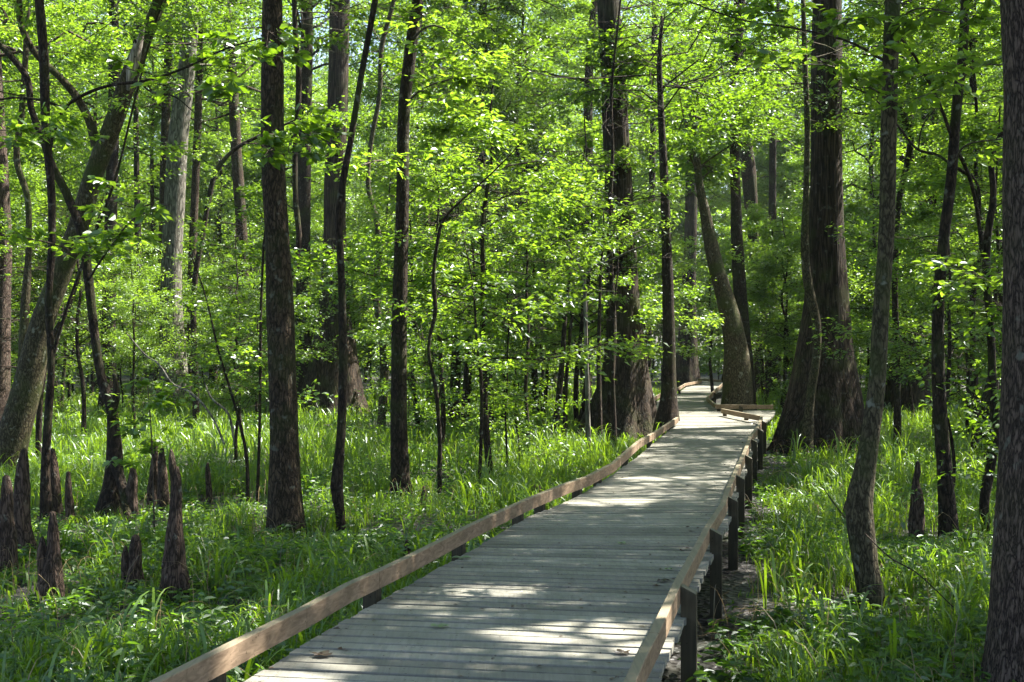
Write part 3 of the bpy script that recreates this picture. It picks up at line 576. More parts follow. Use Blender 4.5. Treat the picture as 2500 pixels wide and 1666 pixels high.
# unseen tall trees added beside the view so their crowns shade the walk
CT = [(7.2, 10.5), (9.5, 14.5), (12, 19.5), (8.6, 6.5), (15.5, 24), (13, 12), (19, 31), (17.5, 18), (21, 24), (24, 36), (5.6, 3.2), (11.5, 2.5), (26, 30), (-8.5, 11), (-13, 20), (30, 45)]
for i, (x, y) in enumerate(CT):
    rng = np.random.default_rng(500+i); base = np.array([x, y, 0.0])
    P = smooth_line(np.array([[x, y, -.2, .26], [x+rng.normal(0, .2), y, 5, .2], [x+rng.normal(0, .4), y+rng.normal(0, .3), 11, .16], [x+rng.normal(0, .6), y, 18, .05]]), 30)
    t = empty('tree', tuple(base)); tag(t, 'unseen tall tree added to shade the boardwalk, with a high leafy crown', 'tree', 'unseen shade trees added beside the view')
    mb = MB(); tube(mb, P[:, :3], P[:, 3], 12, .1, seed=i); mb.build('trunk', M_BARK, t, True, base)
    w_, l_ = MB(), MB(); grow(rng, P[14:, :3], .2, 30, 6.0, .25, 34, 14, .16, w_, l_, keep=keep_open, start=.03, flat=.7)
    cr = l_.build('crown', M_LEAF, t, False, base); w_.build('branches', M_BARK, cr, False, base)
# slim stems: young trees in the understorey with a thin trunk and a few leafy branches
SM = [('curved black sapling branching across the middle, left of centre', [(1050, 470, 5), (1022, 500, 7), (1003, 570, 8), (996, 640, 9), (1000, 720, 10), (985, 790, 8), (1002, 900, 9), (1010, 1000, 10), (1010, 1120, 11)], 17.5),
      ('thin straight sapling stem in front of the dark thicket', [(1095, 780, 6), (1105, 860, 8), (1106, 980, 8), (1100, 1140, 9)], 18),
      ('dark stem with forked top at the edge of the sunlit grass', [(1050, 700, 14), (1050, 800, 20), (1045, 900, 24), (1042, 985, 30)], 33),
      ('leaning pair stem left of the forked-top stem', [(1080, 700, 10), (1072, 850, 12), (1064, 1000, 16)], 31),
      ('black slanting stem behind the bent slender tree', [(935, 860, 7), (948, 900, 8), (958, 940, 9), (968, 975, 10)], 34),
      ('dark upright stem in the middle thicket', [(1165, 720, 9), (1160, 850, 10), (1156, 985, 14)], 33),
      ('slightly thicker dark stem left of the great buttressed cypress', [(1225, 700, 13), (1228, 850, 14), (1232, 975, 20)], 35),
      ('stem with mossy bark by the sunlit grass, just left of the great cypress foot', [(1300, 700, 9), (1290, 850, 13), (1280, 950, 16), (1270, 1030, 22)], 27),
      ('twin stem close to the mossy-bark stem', [(1310, 760, 8), (1300, 900, 9), (1298, 1010, 14)], 29),
      ('straight thin stem in grass between the tall near trunk and the knees', [(606, 560, 6), (600, 700, 6), (598, 850, 7), (596, 1000, 7), (592, 1130, 8)], 17.5),
      ('thin bowed stem left of the straight thin stem', [(500, 800, 5), (530, 900, 6), (548, 960, 7), (565, 1040, 8), (570, 1160, 9)], 17),
      ('thin black stem in front of the great cypress foot', [(1380, 620, 6), (1376, 800, 9), (1378, 1010, 14)], 25.5),
      ('second thin stem in front of the great cypress foot, right of the first', [(1412, 700, 5), (1408, 850, 8), (1412, 1015, 13)], 25),
      ('curving dark limb-like sapling arching right toward the tall near trunk', [(600, 311, 8), (541, 342, 9), (500, 388, 11), (480, 459, 12), (467, 536, 12), (452, 612, 13), (450, 930, 16)], 34),
      ('reddish thin stem lit by sun right of the crooked-foot tree', [(2085, 800, 6), (2090, 880, 7), (2098, 960, 9)], 34),
      ('thin dark stem deep in the right-hand thicket', [(2222, 820, 8), (2226, 900, 9), (2224, 960, 12)], 30),
      ('thin slanting stem beside the left-edge trunks', [(185, 620, 9), (160, 700, 11), (120, 780, 13), (95, 900, 13), (88, 1000, 15)], 22),
      ('grey thin stem leaning left in front of the leaning mossy tree', [(345, 90, 4), (305, 250, 5), (262, 420, 6), (210, 560, 7), (160, 690, 8), (120, 830, 9), (100, 1060, 11)], 18)]
for i, (lb, pts, Y) in enumerate(SM):
    rng = np.random.default_rng(300+i)
    P = smooth_line(np.array([np.append(D(x, y, Y), w*1.0625/2/F*Y) for x, y, w in sorted(pts, key=lambda p: -p[1])]), 30)
    ext = P[-1]+(P[-1]-P[-2])/np.linalg.norm((P[-1]-P[-2])[:3])*np.array([1, 1, 1, 0])*1.6; ext[3] = .006
    P = np.vstack([P, smooth_line(np.array([P[-1], (P[-1]+ext)/2+[.05, 0, 0, 0], ext]), 8)[1:]])
    P[0, 2] = min(P[0, 2], -.05); base = np.array([P[0, 0], Y, 0])
    t = empty('sapling', tuple(base)); tag(t, lb, 'sapling')
    mb = MB(); tube(mb, P[:, :3], P[:, 3], 8, .12, seed=i); mb.build('trunk', M_BARK_D, t, True, base)
    w_, l_ = MB(), MB(); grow(rng, P[:, :3], .03, 9, 1.7, .25, 12, 10, .085, w_, l_, fine=Y < 22, start=.8 if 'great cypress foot' in lb else .45)
    cr = l_.build('crown', M_LEAF_Y if i % 3 else M_LEAF, t, False, base); w_.build('branches', M_TWIG, cr, False, base)

# ------------------------------------------------------------------ cypress knees
def knee(label, pts, Y=None, seed=0, tips=()):
    """pts: (x, y, width) from tip to foot in the picture"""
    Y = Y or ground_Y(pts[-1][1]); rng = np.random.default_rng(seed)
    P = np.array([np.append(D(x, y, Y), w*1.0625/2/F*Y) for x, y, w in pts[::-1]])
    P[0, 2] = min(P[0, 2], -.03); base = np.array([P[0, 0], Y, 0])
    P[-1, 3] = max(P[-1, 3], P[-2, 3]*.62); Q = smooth_line(P, 30); mb = MB(); tube(mb, Q[:, :3], np.maximum(Q[:, 3], .008), 24, .30, .10, 9, seed, lobes=5)
    for tp in tips:
        Q = np.array([np.append(D(x, y, Y), w*1.0625/2/F*Y) for x, y, w in tp[::-1]]); Q = smooth_line(Q, 18)
        tube(mb, Q[:, :3], np.maximum(Q[:, 3], .008), 14, .2, .1, 9, seed+1, lobes=5)
    o = mb.build('cypress_knee', M_KNEE, None, True, base); o.location = base
    tag(o, label, 'cypress knee', 'cypress knees poking out of the grass')
knee('tapering knee cut by the left edge, outermost of the left knees', [(14, 1095, 8), (16, 1125, 24), (14, 1180, 30), (18, 1250, 40), (16, 1320, 54)], seed=1)
knee('thick tall knee second from the left edge with rounded tip', [(56, 1034, 10), (54, 1060, 24), (50, 1120, 36), (52, 1200, 42), (66, 1280, 52)], seed=2)
knee('dark rounded knee right behind the thin upright trunk at left', [(120, 1033, 10), (122, 1060, 20), (126, 1110, 26), (130, 1190, 34)], seed=3)
knee('small pointed knee right of the dark rounded one', [(157, 1085, 5), (157, 1110, 14), (158, 1140, 17), (164, 1210, 24)], seed=4)
knee('double-tipped broad knee low in the left foreground', [(122, 1178, 8), (122, 1200, 20), (122, 1260, 32), (120, 1320, 50), (112, 1385, 74)], seed=5, tips=[[(97, 1235, 8), (97, 1255, 18), (100, 1310, 26), (106, 1370, 40)]])
knee('blunt knee just right of the swollen crooked tree foot', [(305, 1077, 7), (306, 1095, 20), (303, 1130, 25), (304, 1200, 30)], seed=6)
knee('tall sharp knee, left one of the close pair in sunlit grass', [(357, 1012, 5), (357, 1035, 14), (354, 1080, 21), (352, 1165, 32)], seed=7)
knee('slightly shorter knee, right one of the close pair in sunlit grass', [(372, 1032, 5), (372, 1055, 16), (374, 1100, 22), (377, 1170, 28)], seed=8)
knee('tallest foreground knee with a crooked peg top and splintered reddish foot', [(406, 1074, 10), (407, 1090, 20), (406, 1130, 27), (403, 1200, 34), (402, 1270, 44), (404, 1375, 74)], seed=9, tips=[[(393, 1034, 6), (394, 1050, 13), (399, 1085, 18), (404, 1140, 22)]])
knee('two-headed short knee left of the tallest foreground knee', [(311, 1232, 10), (311, 1250, 24), (310, 1290, 32), (309, 1350, 48)], seed=10, tips=[[(288, 1256, 8), (288, 1270, 15), (290, 1330, 24)]])
knee('small slim knee in grass halfway to the tall near trunk', [(477, 1064, 3), (477, 1078, 10), (479, 1110, 13), (480, 1150, 17)], seed=11)
knee('bottle-shaped knee with knobby head in the grass at right', [(2109, 1062, 9), (2109, 1080, 14), (2104, 1105, 16), (2107, 1140, 26), (2106, 1190, 32), (2107, 1250, 36)], seed=12)
knee('dark knee tucked behind the crooked-foot tree at right', [(1951, 1143, 5), (1948, 1160, 15), (1945, 1240, 24)], seed=13)
knee('tiny knee at the foot of the bent slender tree', [(974, 1118, 4), (974, 1130, 11), (975, 1185, 16)], seed=14)
knee('stubby dark knee beside the left curb, nearest the deck', [(935, 1242, 6), (935, 1252, 13), (935, 1300, 18)], seed=15)
knee('left of two short knees peeking over the left curb', [(1227, 1112, 5), (1226, 1122, 12), (1224, 1165, 20)], seed=16)
knee('right of two short knees peeking over the left curb', [(1237, 1116, 5), (1237, 1125, 11), (1238, 1165, 14)], seed=17)

rng = np.random.default_rng(71)
base = D(352, 1180, 13.2); base[2] = 0
P = smooth_line(np.array([np.append(D(x, y, 13.2), w*1.0625/2/F*13.2) for x, y, w in [(356, 1260, 5), (352, 1120, 4), (348, 1000, 3), (338, 870, 2)]]), 20)
t = empty('young_plant', tuple(base)); tag(t, 'small bright plant with big pale leaves among the knees', 'young plant')
mb = MB(); tube(mb, P[:, :3], P[:, 3], 6); mb.build('stem', M_TWIG, t, True, base)
w_, l_ = MB(), MB(); grow(rng, P[:, :3], .01, 12, .42, .1, 4, 5, .11, w_, l_, aspect=.6, fine=True, start=.5); l_.build('leaves', M_LEAF_Y, t, False, base); w_.build('twigs', M_TWIG, t, False, base)
# ------------------------------------------------------------------ the wood behind: prototypes and their copies
def proto(seed, H, nb, L, nt, nl, leaf, lm, name, label, cat, group, up=.18, start=.25, fine=False, r0=.07, bm=M_BARK_D, lean=.5, flat=.6):
    rng = np.random.default_rng(seed)
    k = 9; s = np.linspace(0, 1, k)
    P = np.stack([np.cumsum(rng.normal(0, lean*.18, k)), np.cumsum(rng.normal(0, lean*.18, k)), s*H-.1], 1); P[:, :2] -= P[0, :2]
    Q = smooth_line(np.column_stack([P, np.linspace(r0, .015, k)]), 26)
    t = empty(name); tag(t, label, cat, group)
    mb = MB(); tube(mb, Q[:, :3], Q[:, 3], 9, .1, seed=seed); mb.build('trunk', bm, t, True)
    w_, l_ = MB(), MB(); grow(rng, Q[:, :3], r0, nb, L, up, nt, nl, leaf, w_, l_, fine=fine, start=start, flat=flat)
    cr = l_.build('crown', lm, t); w_.build('branches', bm, cr)
    return t
def copy_tree(o, parent=None):
    c_ = o.copy(); COL.objects.link(c_); c_.parent = parent
    for ch in o.children: copy_tree(ch, c_)
    return c_
G1, G2, G3 = 'young understorey trees in the wood', 'taller leafy trees in the wood', 'low leafy saplings under the trees'
UND = [proto(31, 7.5, 34, 2.8, 28, 15, .12, M_LEAF_Y, 'understorey_tree', 'bright leafy young tree with layered sprays in the understorey', 'young tree', G1, start=.30, flat=.32),
       proto(32, 6.5, 32, 2.8, 30, 16, .095, M_LEAF, 'understorey_tree', 'mid-green young tree with level leafy sprays in the understorey', 'young tree', G1, start=.33, flat=.42),
       proto(33, 8.5, 38, 2.5, 28, 16, .09, M_LEAF_Y, 'understorey_tree', 'slender bright green young tree in the understorey', 'young tree', G1, start=.34)]
MID = [proto(41, 17, 54, 4.0, 40, 24, .13, M_LEAF, 'woodland_tree', 'leafy green woodland tree filling the background', 'tree', G2, start=.2, r0=.16, up=.25, bm=M_BARK, flat=.75),
       proto(42, 20, 58, 4.2, 40, 24, .135, M_LEAF_Y, 'woodland_tree', 'tall yellow-green woodland tree in the background', 'tree', G2, start=.25, r0=.2, up=.25, bm=M_BARK, flat=.75),
       proto(43, 15, 50, 3.8, 40, 24, .13, M_LEAF, 'woodland_tree', 'rounded green woodland tree in the background', 'tree', G2, start=.18, r0=.15, up=.2, bm=M_BARK_D, flat=.75)]
SAP = [proto(51, 2.6, 16, 1.1, 9, 10, .08, M_LEAF_Y, 'low_sapling', 'low bright sapling with flat leaf sprays above the grass', 'sapling', G3, start=.15, fine=True, r0=.018, lean=.2),
       proto(52, 3.4, 20, 1.3, 10, 10, .085, M_LEAF, 'low_sapling', 'low green sapling with flat leaf sprays above the grass', 'sapling', G3, start=.2, fine=True, r0=.022, lean=.2)]
used = set(); later = []; seen = {}
def carve(o):
    """opens this tree's own crown where sun reaches the ground through it"""
    loc, rz, sc = o.location, o.rotation_euler.z, o.scale
    cr = [c_ for c_ in o.children if c_.name.startswith('crown')][0]; me = cr.data; nv = len(me.vertices)
    V = np.empty(nv*3, np.float32); me.vertices.foreach_get('co', V); V = V.reshape(-1, 3); B = V[::4]
    c_, s_ = math.cos(rz), math.sin(rz); b = B*np.array(sc)
    Wd = np.stack([b[:, 0]*c_-b[:, 1]*s_+loc.x, b[:, 0]*s_+b[:, 1]*c_+loc.y, b[:, 2]], 1)
    k = keep_open(Wd)
    if k.all() or k.sum() < 50: return
    V2 = V.reshape(-1, 4, 3)[k].reshape(-1, 3); n = len(V2)//4
    tmp = build('crown', V2, [np.arange(n*4).reshape(-1, 4)], me.materials[0]); cr.data = tmp.data; bpy.data.objects.remove(tmp)
LM = [(60, 20, 'leaning scarred tree'), (258, 15.9, 'swollen-foot crooked tree'), (640, 14.2, 'tallest near trunk'), (785, 14.4, 'S-curved thin tree'), (920, 18, 'bent slender tree'), (1106, 18, 'straight sapling stem'),
      (1430, 30, 'cypress by left curb'), (1690, 33, 'leaning curb-side tree'), (1895, 26.5, 'biggest cypress'), (2030, 10.3, 'smooth crooked-foot tree'), (2165, 14.1, 'slim right-leaning tree'), (2275, 14.6, 'sinuous long-limbed tree'), (2345, 7.4, 'massive right-edge trunk')]
KIND = {'understorey_tree': 'bright layered young tree', 'understorey_tree.001': 'mid-green young tree', 'understorey_tree.002': 'slender bright young tree', 'woodland_tree': 'leafy green tall tree', 'woodland_tree.001': 'tall yellow-green tree', 'woodland_tree.002': 'rounded green tree', 'low_sapling': 'low bright sapling', 'low_sapling.001': 'low green sapling'}
def where(x, y):
    xd = (x/y*F+CX)/1.0625; a, Yl, nm = min(LM, key=lambda l: abs(l[0]-xd)); q = y/Yl
    far = 'in front' if q < .97 else 'close behind' if q < 1.6 else 'well behind' if q < 2.4 else 'far behind' if q < 4 else 'deep in the wood'
    return f"{far}, {'left' if xd < a else 'right'} of the {nm}"
def put(pr, x, y, s=1.0, rz=None):
    if pr.name not in used: used.add(pr.name); o = pr
    else: o = copy_tree(pr)
    o.location = (x, y, 0); o.rotation_euler = (0, 0, R.uniform(0, 6.28) if rz is None else rz); o.scale = (s, s, s*R.uniform(.92, 1.1))
    lb = KIND[pr.name]+' '+where(x, y)
    if lb in seen: lb = ('larger ' if s > seen[lb] else 'smaller ')+lb
    seen[lb] = s; o['label'] = lb
    if y < 80 and pr not in SAP: later.append(o)
# hand-placed near ones (x in the 2353 px picture, distance)
for x, Y, k, s in [(1130, 20, 0, .95), (1215, 24, 2, .7), (1010, 25, 1, .9), (1400, 35, 0, 1.0), (540, 21, 1, .5), (560, 30, 0, .7), (310, 30, 2, .6), (1120, 27, 1, 1.0), (2170, 19, 1, .7), (2260, 21, 0, .85), (2150, 29, 2, .9), (2010, 36, 0, 1.0),
                   (190, 29, 1, .9), (-30, 27, 0, .8), (590, 36, 1, .8), (960, 33, 0, .95), (1400, 26, 2, 1.12), (2235, 23, 2, 1.1), (1640, 47, 2, 1.0), (1800, 38, 1, 1.0), (1480, 44, 1, 1.0), (2340, 27, 2, .9), (1760, 46, 0, 1.0)]:
    put(UND[k], (x*1.0625-CX)/F*Y, Y, s)
COLS = [(405, 48, 55), (770, 39, 50), (1430, 30, 70), (1900, 26, 60), (2133, 46, 40), (252, 42, 25), (1583, 66, 40), (698, 44, 20), (1697, 33, 60)]
def hides(x, y, r):
    xd = (x/y*F+CX)/1.0625
    return any(y < Yc and abs(xd-c) < w_+r/y*2776 for c, Yc, w_ in COLS)
def clear(x, y): return not bool(deck_mask(np.array([x]), np.array([y]), 1.0, 1.0)[0])
n = 0
while n < 74:
    Y = R.uniform(29, 62); x = R.uniform(-.5, .5)*Y*1.0
    if not clear(x, Y) or (abs(x/Y*F+CX-1690) < 60 and Y < 75) or hides(x, Y, 1.9): continue
    put(UND[n % 3], x, Y, R.uniform(.75, 1.15)); n += 1
n = 0
while n < 92:
    Y = R.uniform(36, 115); x = R.uniform(-.55, .6)*Y
    if not clear(x, Y) or (abs(x/Y*F+CX-1680) < 70 and Y < 80) or hides(x, Y, 2.6): continue
    put(MID[n % 3], x, Y, R.uniform(.8, 1.25) if Y < 70 else R.uniform(1.1, 1.5)); n += 1
n = 0
while n < 36:
    Y = R.uniform(13, 42); x = R.uniform(-.46, .46)*Y
    if not clear(x, Y) or (abs(x/Y*F+CX-1690) < 110) or hides(x, Y, .8): continue
    if Y < 18 and abs(x) < 3.0: continue
    if Y < 22 and x < -.3*Y: continue
    put(SAP[n % 2], x, Y, R.uniform(.6, 1.1)); n += 1

n = 0
while n < 60:
    Y = R.uniform(60, 108); x = R.uniform(-.5, .5)*Y
    if abs(x/Y*F+CX-1690) < 30: continue
    put(UND[n % 3], x, Y, R.uniform(1.0, 1.5)); n += 1
n = 0
while n < 80:
    Y = R.uniform(38, 105); x = R.uniform(-.5, .5)*Y
    if not clear(x, Y) or abs(x/Y*F+CX-1690) < 45: continue
    put(SAP[n % 2], x, Y, R.uniform(1.1, 1.9)*(1.0 if Y < 60 else 1.4)); n += 1
for o in later: carve(o)
# ------------------------------------------------------------------ far woods: one mass
def far_mass():
    n = 340000; rng = np.random.default_rng(77)
    y = rng.uniform(112, 135, n); x = rng.uniform(-.56, .56, n)*y; z = 46*rng.uniform(0, 1, n)**1.25
    P = np.stack([x, y, z], 1); d = vnoise(P, .16, 9)+vnoise(P, .5, 3)*.5
    P = P[d > -.55+z*.004]; n = len(P)
    mb = MB(); leaves(mb, P, rng.normal(0, 1, (n, 3)), np.array([0, -.3, .8])+rng.normal(0, .5, (n, 3)), .5*rng.uniform(.6, 1.3, n), .6)
    o = mb.build('far_woods', M_LEAF); tag(o, 'leafy mass of the far woods closing off the view', 'woods', None, 'stuff')
far_mass()

# ------------------------------------------------------------------ grass and herbs
def blades(mb, P, h, w, lean, az, seg=5, tw=.5, rng=R):
    n = len(P); t = np.linspace(0, 1, seg+1)
    d = np.stack([np.cos(az), np.sin(az), np.zeros(n)], 1)
    a2 = az+math.pi/2+rng.normal(0, tw, n); s = np.stack([np.cos(a2), np.sin(a2), np.zeros(n)], 1)
    V = []
    for q in t:
        arc = lean*(q**1.8); z = h*(np.sin(np.minimum(q*1.0, 1)*math.pi/2*(1.0+.35*np.minimum(lean, 1.4)))/(1.0))
        c_ = P+d*(h*arc)[:, None]; c_ = c_+np.stack([0*z, 0*z, z], 1)
        ww = w*(.55+1.6*q*(1-q)+.0)*(1-q**3)+.0008
        V += [c_-s*ww[:, None]/2, c_+s*ww[:, None]/2]
    V = np.stack(V, 1); m = 2*(seg+1); b = np.arange(n)[:, None]*m
    mb.add(V, *[b+np.array([[2*i, 2*i+1, 2*i+3, 2*i+2]]) for i in range(seg)])
def scatter(y0, y1, dens, rng, spread=.47, ml=.02, mr=.30):
    A = spread*(y1**2-y0**2); n = int(A*dens); y = np.sqrt(rng.uniform(y0**2, y1**2, n)); x = rng.uniform(-spread, spread, n)*y
    k = ~deck_mask(x, y, ml, mr); return x[k], y[k]
FEET = [(x, y) for x, y in [(D(xd, 0, ground_Y(yd))[0], ground_Y(yd)) for xd, yd in [(657, 1240), (920, 1150), (783, 1240), (258, 1195), (108, 1195), (2004, 1395), (2180, 1240), (2265, 1235), (15, 1310), (64, 1275), (128, 1190), (164, 1210), (112, 1385), (304, 1200), (352, 1165), (377, 1170), (404, 1375), (309, 1350), (480, 1150), (2107, 1250), (1424, 1010), (1380, 1010), (1470, 1010), (1882, 1035), (1830, 1035), (1930, 1035)]]]
def feet(x, y):
    """short growth just before the feet of the trees and knees"""
    f = np.ones(len(x))
    for bx, by in FEET:
        w_ = .28+.03*by
        f = np.where((np.abs(x*by/y-bx) < w_) & (by-y > -.1) & (by-y < .09*by+.5), .38, f)
    return f
def grass():
    rng = np.random.default_rng(5); mb = MB()
    for y0, y1, dens, nb, seg, w in [(4.5, 9, 55, 9, 6, .010), (9, 14, 42, 9, 5, .011), (14, 22, 26, 8, 4, .013), (22, 36, 13, 7, 3, .018), (36, 62, 5, 7, 3, .03)]:
        x, y = scatter(y0, y1, dens, rng)
        P = np.stack([x, y, 0*x], 1); pn = vnoise(P, .45, 21)+.5*vnoise(P, 1.3, 22)
        k = pn > -.42; x, y, pn = x[k], y[k], pn[k]
        hh = (.20+.16*pn)*(1+.6*np.clip((y-13)/8, 0, 1))*np.where(x/y*F+CX < 700, .9, 1)
        kk = ~((y < 11.5) & (x < -.8) & (pn < .05) & (rng.uniform(0, 1, len(x)) < .75)); x, y, pn, hh = x[kk], y[kk], pn[kk], hh[kk]
        # kept low where the curb shows
        lp = np.array(L_TOP); near = np.abs(x-np.interp(y, lp[:, 1], lp[:, 0])) < .55
        hh = np.where((y > 8.5) & (y < 11.5) & (x < -2), hh*.55, hh)
        hh = np.where(near & (y < 24), np.minimum(hh, .30), hh)
        rp = np.array(R_TOP); dr = x-np.interp(y, rp[:, 1], rp[:, 0]); hh = np.where((dr > 0) & (dr < 1.0) & (y < 26), hh*np.clip(dr, .35, 1), hh)
        n = len(x); X = np.repeat(x, nb)+rng.normal(0, .06, n*nb); Yy = np.repeat(y, nb)+rng.normal(0, .06, n*nb)
        k = ~deck_mask(X, Yy, .0, .12); X, Yy = X[k], Yy[k]; H = np.repeat(hh, nb)[k]; m = len(X)
        H = np.clip(H*rng.uniform(.5, 1.5, m), .06, .7)*feet(X, Yy)
        P = np.stack([X, Yy, ground_z(X, Yy)-.01], 1)
        blades(mb, P, H, w*rng.uniform(.5, 1.5, m), rng.uniform(.05, 1.1, m), rng.uniform(0, 6.283, m), seg, rng=rng)
    # broad cane-like blades
    for y0, y1, dens in [(5, 11, 6), (11, 20, 4.5), (20, 34, 2.2)]:
        x, y = scatter(y0, y1, dens, rng, mr=.5); P = np.stack([x, y, 0*x], 1); k = vnoise(P, .5, 44) > -.1; x, y = x[k], y[k]; nb = 7; n = len(x)
        X = np.repeat(x, nb)+rng.normal(0, .05, n*nb); Yy = np.repeat(y, nb)+rng.normal(0, .05, n*nb)
        k = ~deck_mask(X, Yy, .1, .3); X, Yy = X[k], Yy[k]; m = len(X)
        blades(mb, np.stack([X, Yy, ground_z(X, Yy)], 1), rng.uniform(.16, .5, m)*(1+.4*(Yy > 17))*feet(X, Yy), rng.uniform(.014, .03, m), rng.uniform(.3, 1.2, m), rng.uniform(0, 6.283, m), 7, rng=rng)
    o = mb.build('grass', M_GRASS); tag(o, 'long arching green grass and sedge carpeting the forest floor', 'grass', None, 'stuff')
def herbs():
    rng = np.random.default_rng(6); mb, ms = MB(), MB()
    for y0, y1, dens, nl, L in [(4.5, 9, 62, 10, .11), (9, 14, 46, 10, .105), (14, 24, 22, 10, .10), (24, 45, 8, 9, .12)]:
        x, y = scatter(y0, y1, dens, rng, mr=.16); P0 = np.stack([x, y, 0*x], 1)
        k = (vnoise(P0, .5, 31)+.5*vnoise(P0, 1.6, 32)) > -.45; x, y = x[k], y[k]; n = len(x)
        H = rng.uniform(.07, .44, n)*np.where(y < 9, .85, 1); z0 = ground_z(x, y)
        rp = np.array(R_TOP); dr = x-np.interp(y, rp[:, 1], rp[:, 0]); H = np.where((dr > 0) & (dr < .8), H*.6, H)
        H = H*feet(x, y); ln = rng.normal(0, .12, (n, 2))
        q = np.linspace(.25, 1, nl)[None, :]*np.ones((n, 1))
        az = (np.arange(nl)*2.4)[None, :]+rng.uniform(0, 6.28, (n, 1))
        P = np.stack([x[:, None]+ln[:, :1]*q, y[:, None]+ln[:, 1:]*q, z0[:, None]+H[:, None]*q], -1)
        d = np.stack([np.cos(az), np.sin(az), rng.uniform(-.3, .35, az.shape)], -1)
        nr = np.array([0, 0, 1.0])+rng.normal(0, .35, (n, nl, 3))
        leaves(mb, P.reshape(-1, 3), d.reshape(-1, 3), nr.reshape(-1, 3), (L*rng.uniform(.5, 1.35, (n, nl))*(1.1-.4*q)).ravel(), .46, fine=y0 < 14, curl=.2)
        # stems
        w = .0022; a = np.stack([x, y, z0], 1); b = np.stack([x+ln[:, 0], y+ln[:, 1], z0+H], 1)
        V = np.stack([a-[w, 0, 0], a+[w, 0, 0], b+[w*.5, 0, 0], b-[w*.5, 0, 0], a+[0, w*1.7, 0], b+[0, w*.8, 0]], 1); bb = np.arange(n)[:, None]*6
        mb.add(V, bb+np.array([[0, 1, 2, 3]]), bb+np.array([[1, 4, 5, 2]]), bb+np.array([[4, 0, 3, 5]]))
    o = mb.build('ground_cover', M_HERB); tag(o, 'low broad-leaved herbs and seedlings among the grass', 'ground cover', None, 'stuff')
grass(); herbs()
def dry():
    rng = np.random.default_rng(8); mb = MB()
    for y0, y1, dens in [(5, 12, 14), (12, 26, 6)]:
        x, y = scatter(y0, y1, dens, rng, mr=.1); m = len(x)
        blades(mb, np.stack([x, y, ground_z(x, y)], 1), rng.uniform(.08, .45, m), rng.uniform(.004, .009, m), rng.uniform(.2, 2.2, m), rng.uniform(0, 6.28, m), 5, rng=rng)
    o = mb.build('dry_grass', M_STRAW); tag(o, 'scattered dead straw-coloured grass blades among the green', 'dry grass', None, 'stuff')
    # bits of leaf and twig blown onto the deck
    n = 1500; y = 4+(rng.uniform(0, 1, n)**1.5)*30; lp, rp = np.array(L_EDGE), np.array(R_TOP)
    xl, xr = np.interp(y, lp[:, 1], lp[:, 0]), np.interp(y, rp[:, 1], rp[:, 0]); q = rng.uniform(0, 1, n); q = np.where(rng.uniform(0, 1, n) < .45, q**3, q); q = np.where(rng.uniform(0, 1, n) < .3, 1-.12*q, q)
    P = np.stack([xl+.05+(xr-xl-.1)*q, y, np.full(n, DK+.004)], 1); az = rng.uniform(0, 6.28, n)
    mb = MB(); leaves(mb, P, np.stack([np.cos(az), np.sin(az), rng.uniform(0, .25, n)], 1), np.array([0, 0, 1.])+rng.normal(0, .3, (n, 3)), rng.uniform(.012, .06, n)*rng.uniform(.4, 1, n), rng.uniform(.12, .6, n)[:, None], fold=.1)
    o = mb.build('deck_litter', M_DEAD); tag(o, 'tiny scraps of dead leaf and twig scattered over the planks', 'leaf litter', None, 'stuff')
M_STRAW = leaf_mat('dry_blade', (.14, .10, .05), (.30, .24, .13), (.25, .2, .1), gloss=.04)
dry()

# ------------------------------------------------------------------ dead branches
for i, (lb, pts, mt, nm) in enumerate([
    ('dead grey branch slanting down through the leaves into the grass behind the knees', [(290, 765, 3, 20), (330, 812, 4, 20), (367, 840, 4, 19.5), (400, 885, 5, 19.2), (430, 898, 6, 19), (490, 962, 5, 18.6), (515, 1020, 5, 18.4)], M_BARK_P, 'fallen_branch'),
    ('short curved dead branch standing in grass right of the longer slanting one', [(470, 880, 3, 20), (486, 915, 5, 20), (520, 945, 6, 20), (540, 1025, 5, 20)], M_BARK_P, 'fallen_branch'),
    ('thin fallen branch lying across the plants by the crooked-foot tree', [(1880, 1105, 2, 11.8), (1930, 1175, 3, 11.2), (1987, 1226, 3, 10.2), (2050, 1285, 4, 9.6), (2104, 1315, 3, 9.2), (2190, 1395, 3, 8.7)], M_BARK_D, 'fallen_branch'),
    ('pale dead forked branch sticking out of the leaves left of the great cypress', [(1295, 546, 4, 22), (1318, 590, 6, 22), (1341, 633, 8, 22), (1343, 660, 9, 22), (1346, 760, 9, 22), (1352, 1040, 14, 22)], M_BARK_P, 'dead_sapling')]):
    q = smooth_line(np.array([np.append(D(x, y, Y), w*1.0625/2/F*Y) for x, y, w, Y in pts]), 30); base = np.array([q[0, 0], q[0, 1], 0])
    mb = MB(); tube(mb, q[:, :3], q[:, 3], 7, .2, seed=i)
    if nm == 'dead_sapling':
        t = empty(nm, tuple(base)); mb.build('stem', mt, t, True, base)
        for fk in ([(1341, 633, 8, 22), (1366, 612, 7, 22), (1400, 600, 6, 21.6), (1438, 582, 5, 21.3), (1490, 560, 3, 21), (1535, 536, 2, 20.8)], [(1380, 606, 4, 21.8), (1420, 570, 3, 21.8), (1470, 540, 2, 21.8)], [(1343, 655, 5, 22), (1375, 668, 3, 21.8), (1410, 670, 2, 21.6)]):
            q = smooth_line(np.array([np.append(D(x, y, Y), w*1.0625/2/F*Y) for x, y, w, Y in fk]), 20); b_ = MB(); tube(b_, q[:, :3], q[:, 3], 6, .2, seed=i); b_.build('limb', mt, t, True, base)
    else: t = mb.build(nm, mt, None, True, base); t.location = base
    tag(t, lb, 'branch' if nm == 'fallen_branch' else 'dead sapling')
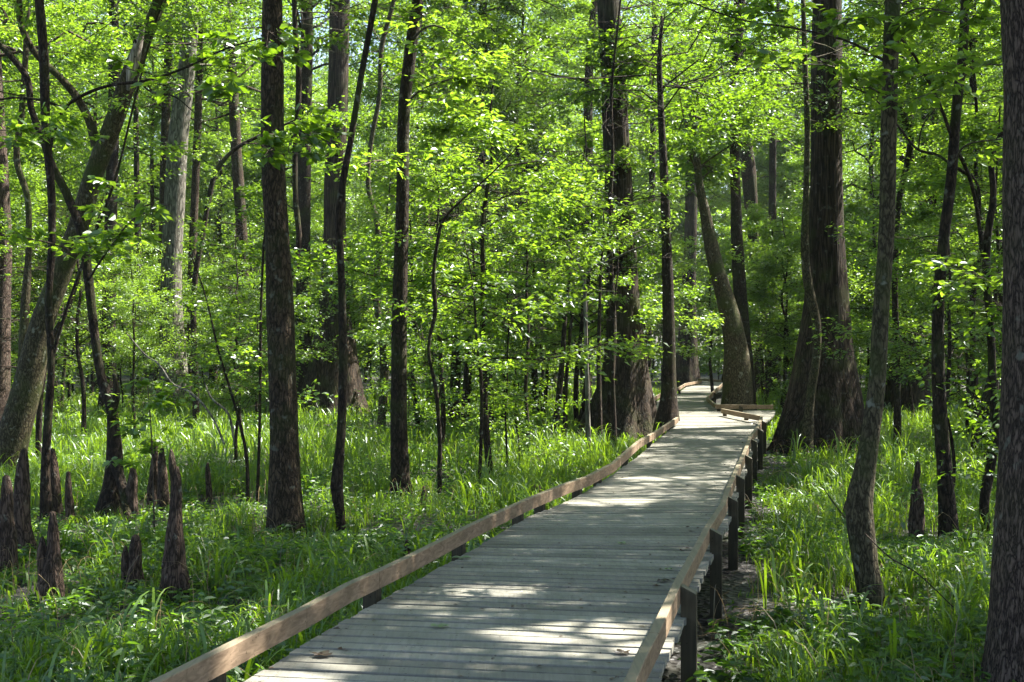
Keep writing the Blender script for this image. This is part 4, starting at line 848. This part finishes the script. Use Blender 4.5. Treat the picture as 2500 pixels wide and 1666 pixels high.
# ------------------------------------------------------------------ fallen leaves on the deck
def fallen(u, v, size, label, mat, rot, lobes=5):
    x, y = PX(u, v, DK); rng = np.random.default_rng(int(u)); n = 26; th = np.arange(n)/n*6.283
    r = size*(.62+.38*np.abs(np.cos(th*lobes/2)))*(1+rng.normal(0, .05, n)); r[0] *= 1.2
    V = np.stack([r*np.cos(th+rot), r*np.sin(th+rot)*.8, .006+.012*np.abs(np.sin(th*2+rot))], 1); V = np.vstack([V, [0, 0, .008]])
    f = [[i, (i+1) % n, n] for i in range(n)]
    o = build('fallen_leaf', V, [f], mat); o.location = (x, y, DK+.003); tag(o, label, 'leaf', 'fallen leaves on the deck')
fallen(1072, 1533, .055, 'pale green lobed leaf lying on the near planks, left of middle', M_FALLEN, .3)
fallen(787, 1603, .06, 'dark curled leaf on the planks near the bottom left of the deck', M_DEAD, 1.2, 7)
fallen(1518, 1598, .05, 'crumpled brown leaf beside the right curb, nearest the viewer', M_DEAD, 2.0, 7)
fallen(1519, 1329, .04, 'pale green leaf in the middle of the deck, farther up', M_FALLEN, .9, 3)
fallen(1126, 1365, .07, 'yellow-green leaf at the left end of the planks beside a post', M_FALLEN, .1, 2)
fallen(1618, 1421, .045, 'dark withered leaf touching the right curb by the first post', M_DEAD, .4, 4)
fallen(1632, 1393, .03, 'small green leaf beside the right curb', M_FALLEN, .4, 2)

# ------------------------------------------------------------------ the pale air of the wood
hm = bpy.data.materials.new('haze'); hm.use_nodes = True; t_ = hm.node_tree; t_.nodes.clear()
pv = t_.nodes.new('ShaderNodeVolumePrincipled'); pv.inputs['Density'].default_value = HAZE; pv.inputs['Color'].default_value = (.85, .95, 1, 1); pv.inputs['Anisotropy'].default_value = .3
oo = t_.nodes.new('ShaderNodeOutputMaterial'); t_.links.new(pv.outputs[0], oo.inputs['Volume'])
v = np.array([[x, y, z] for z in (-1.2, 62) for x, y in ((-410, -70), (410, -70), (410, 610), (-410, 610))], float)
hz = build('haze', v, [[[0, 3, 2, 1], [4, 5, 6, 7], [0, 1, 5, 4], [1, 2, 6, 5], [2, 3, 7, 6], [3, 0, 4, 7]]], hm); tag(hz, 'faint pale haze hanging in the far woods', None, None, 'stuff')
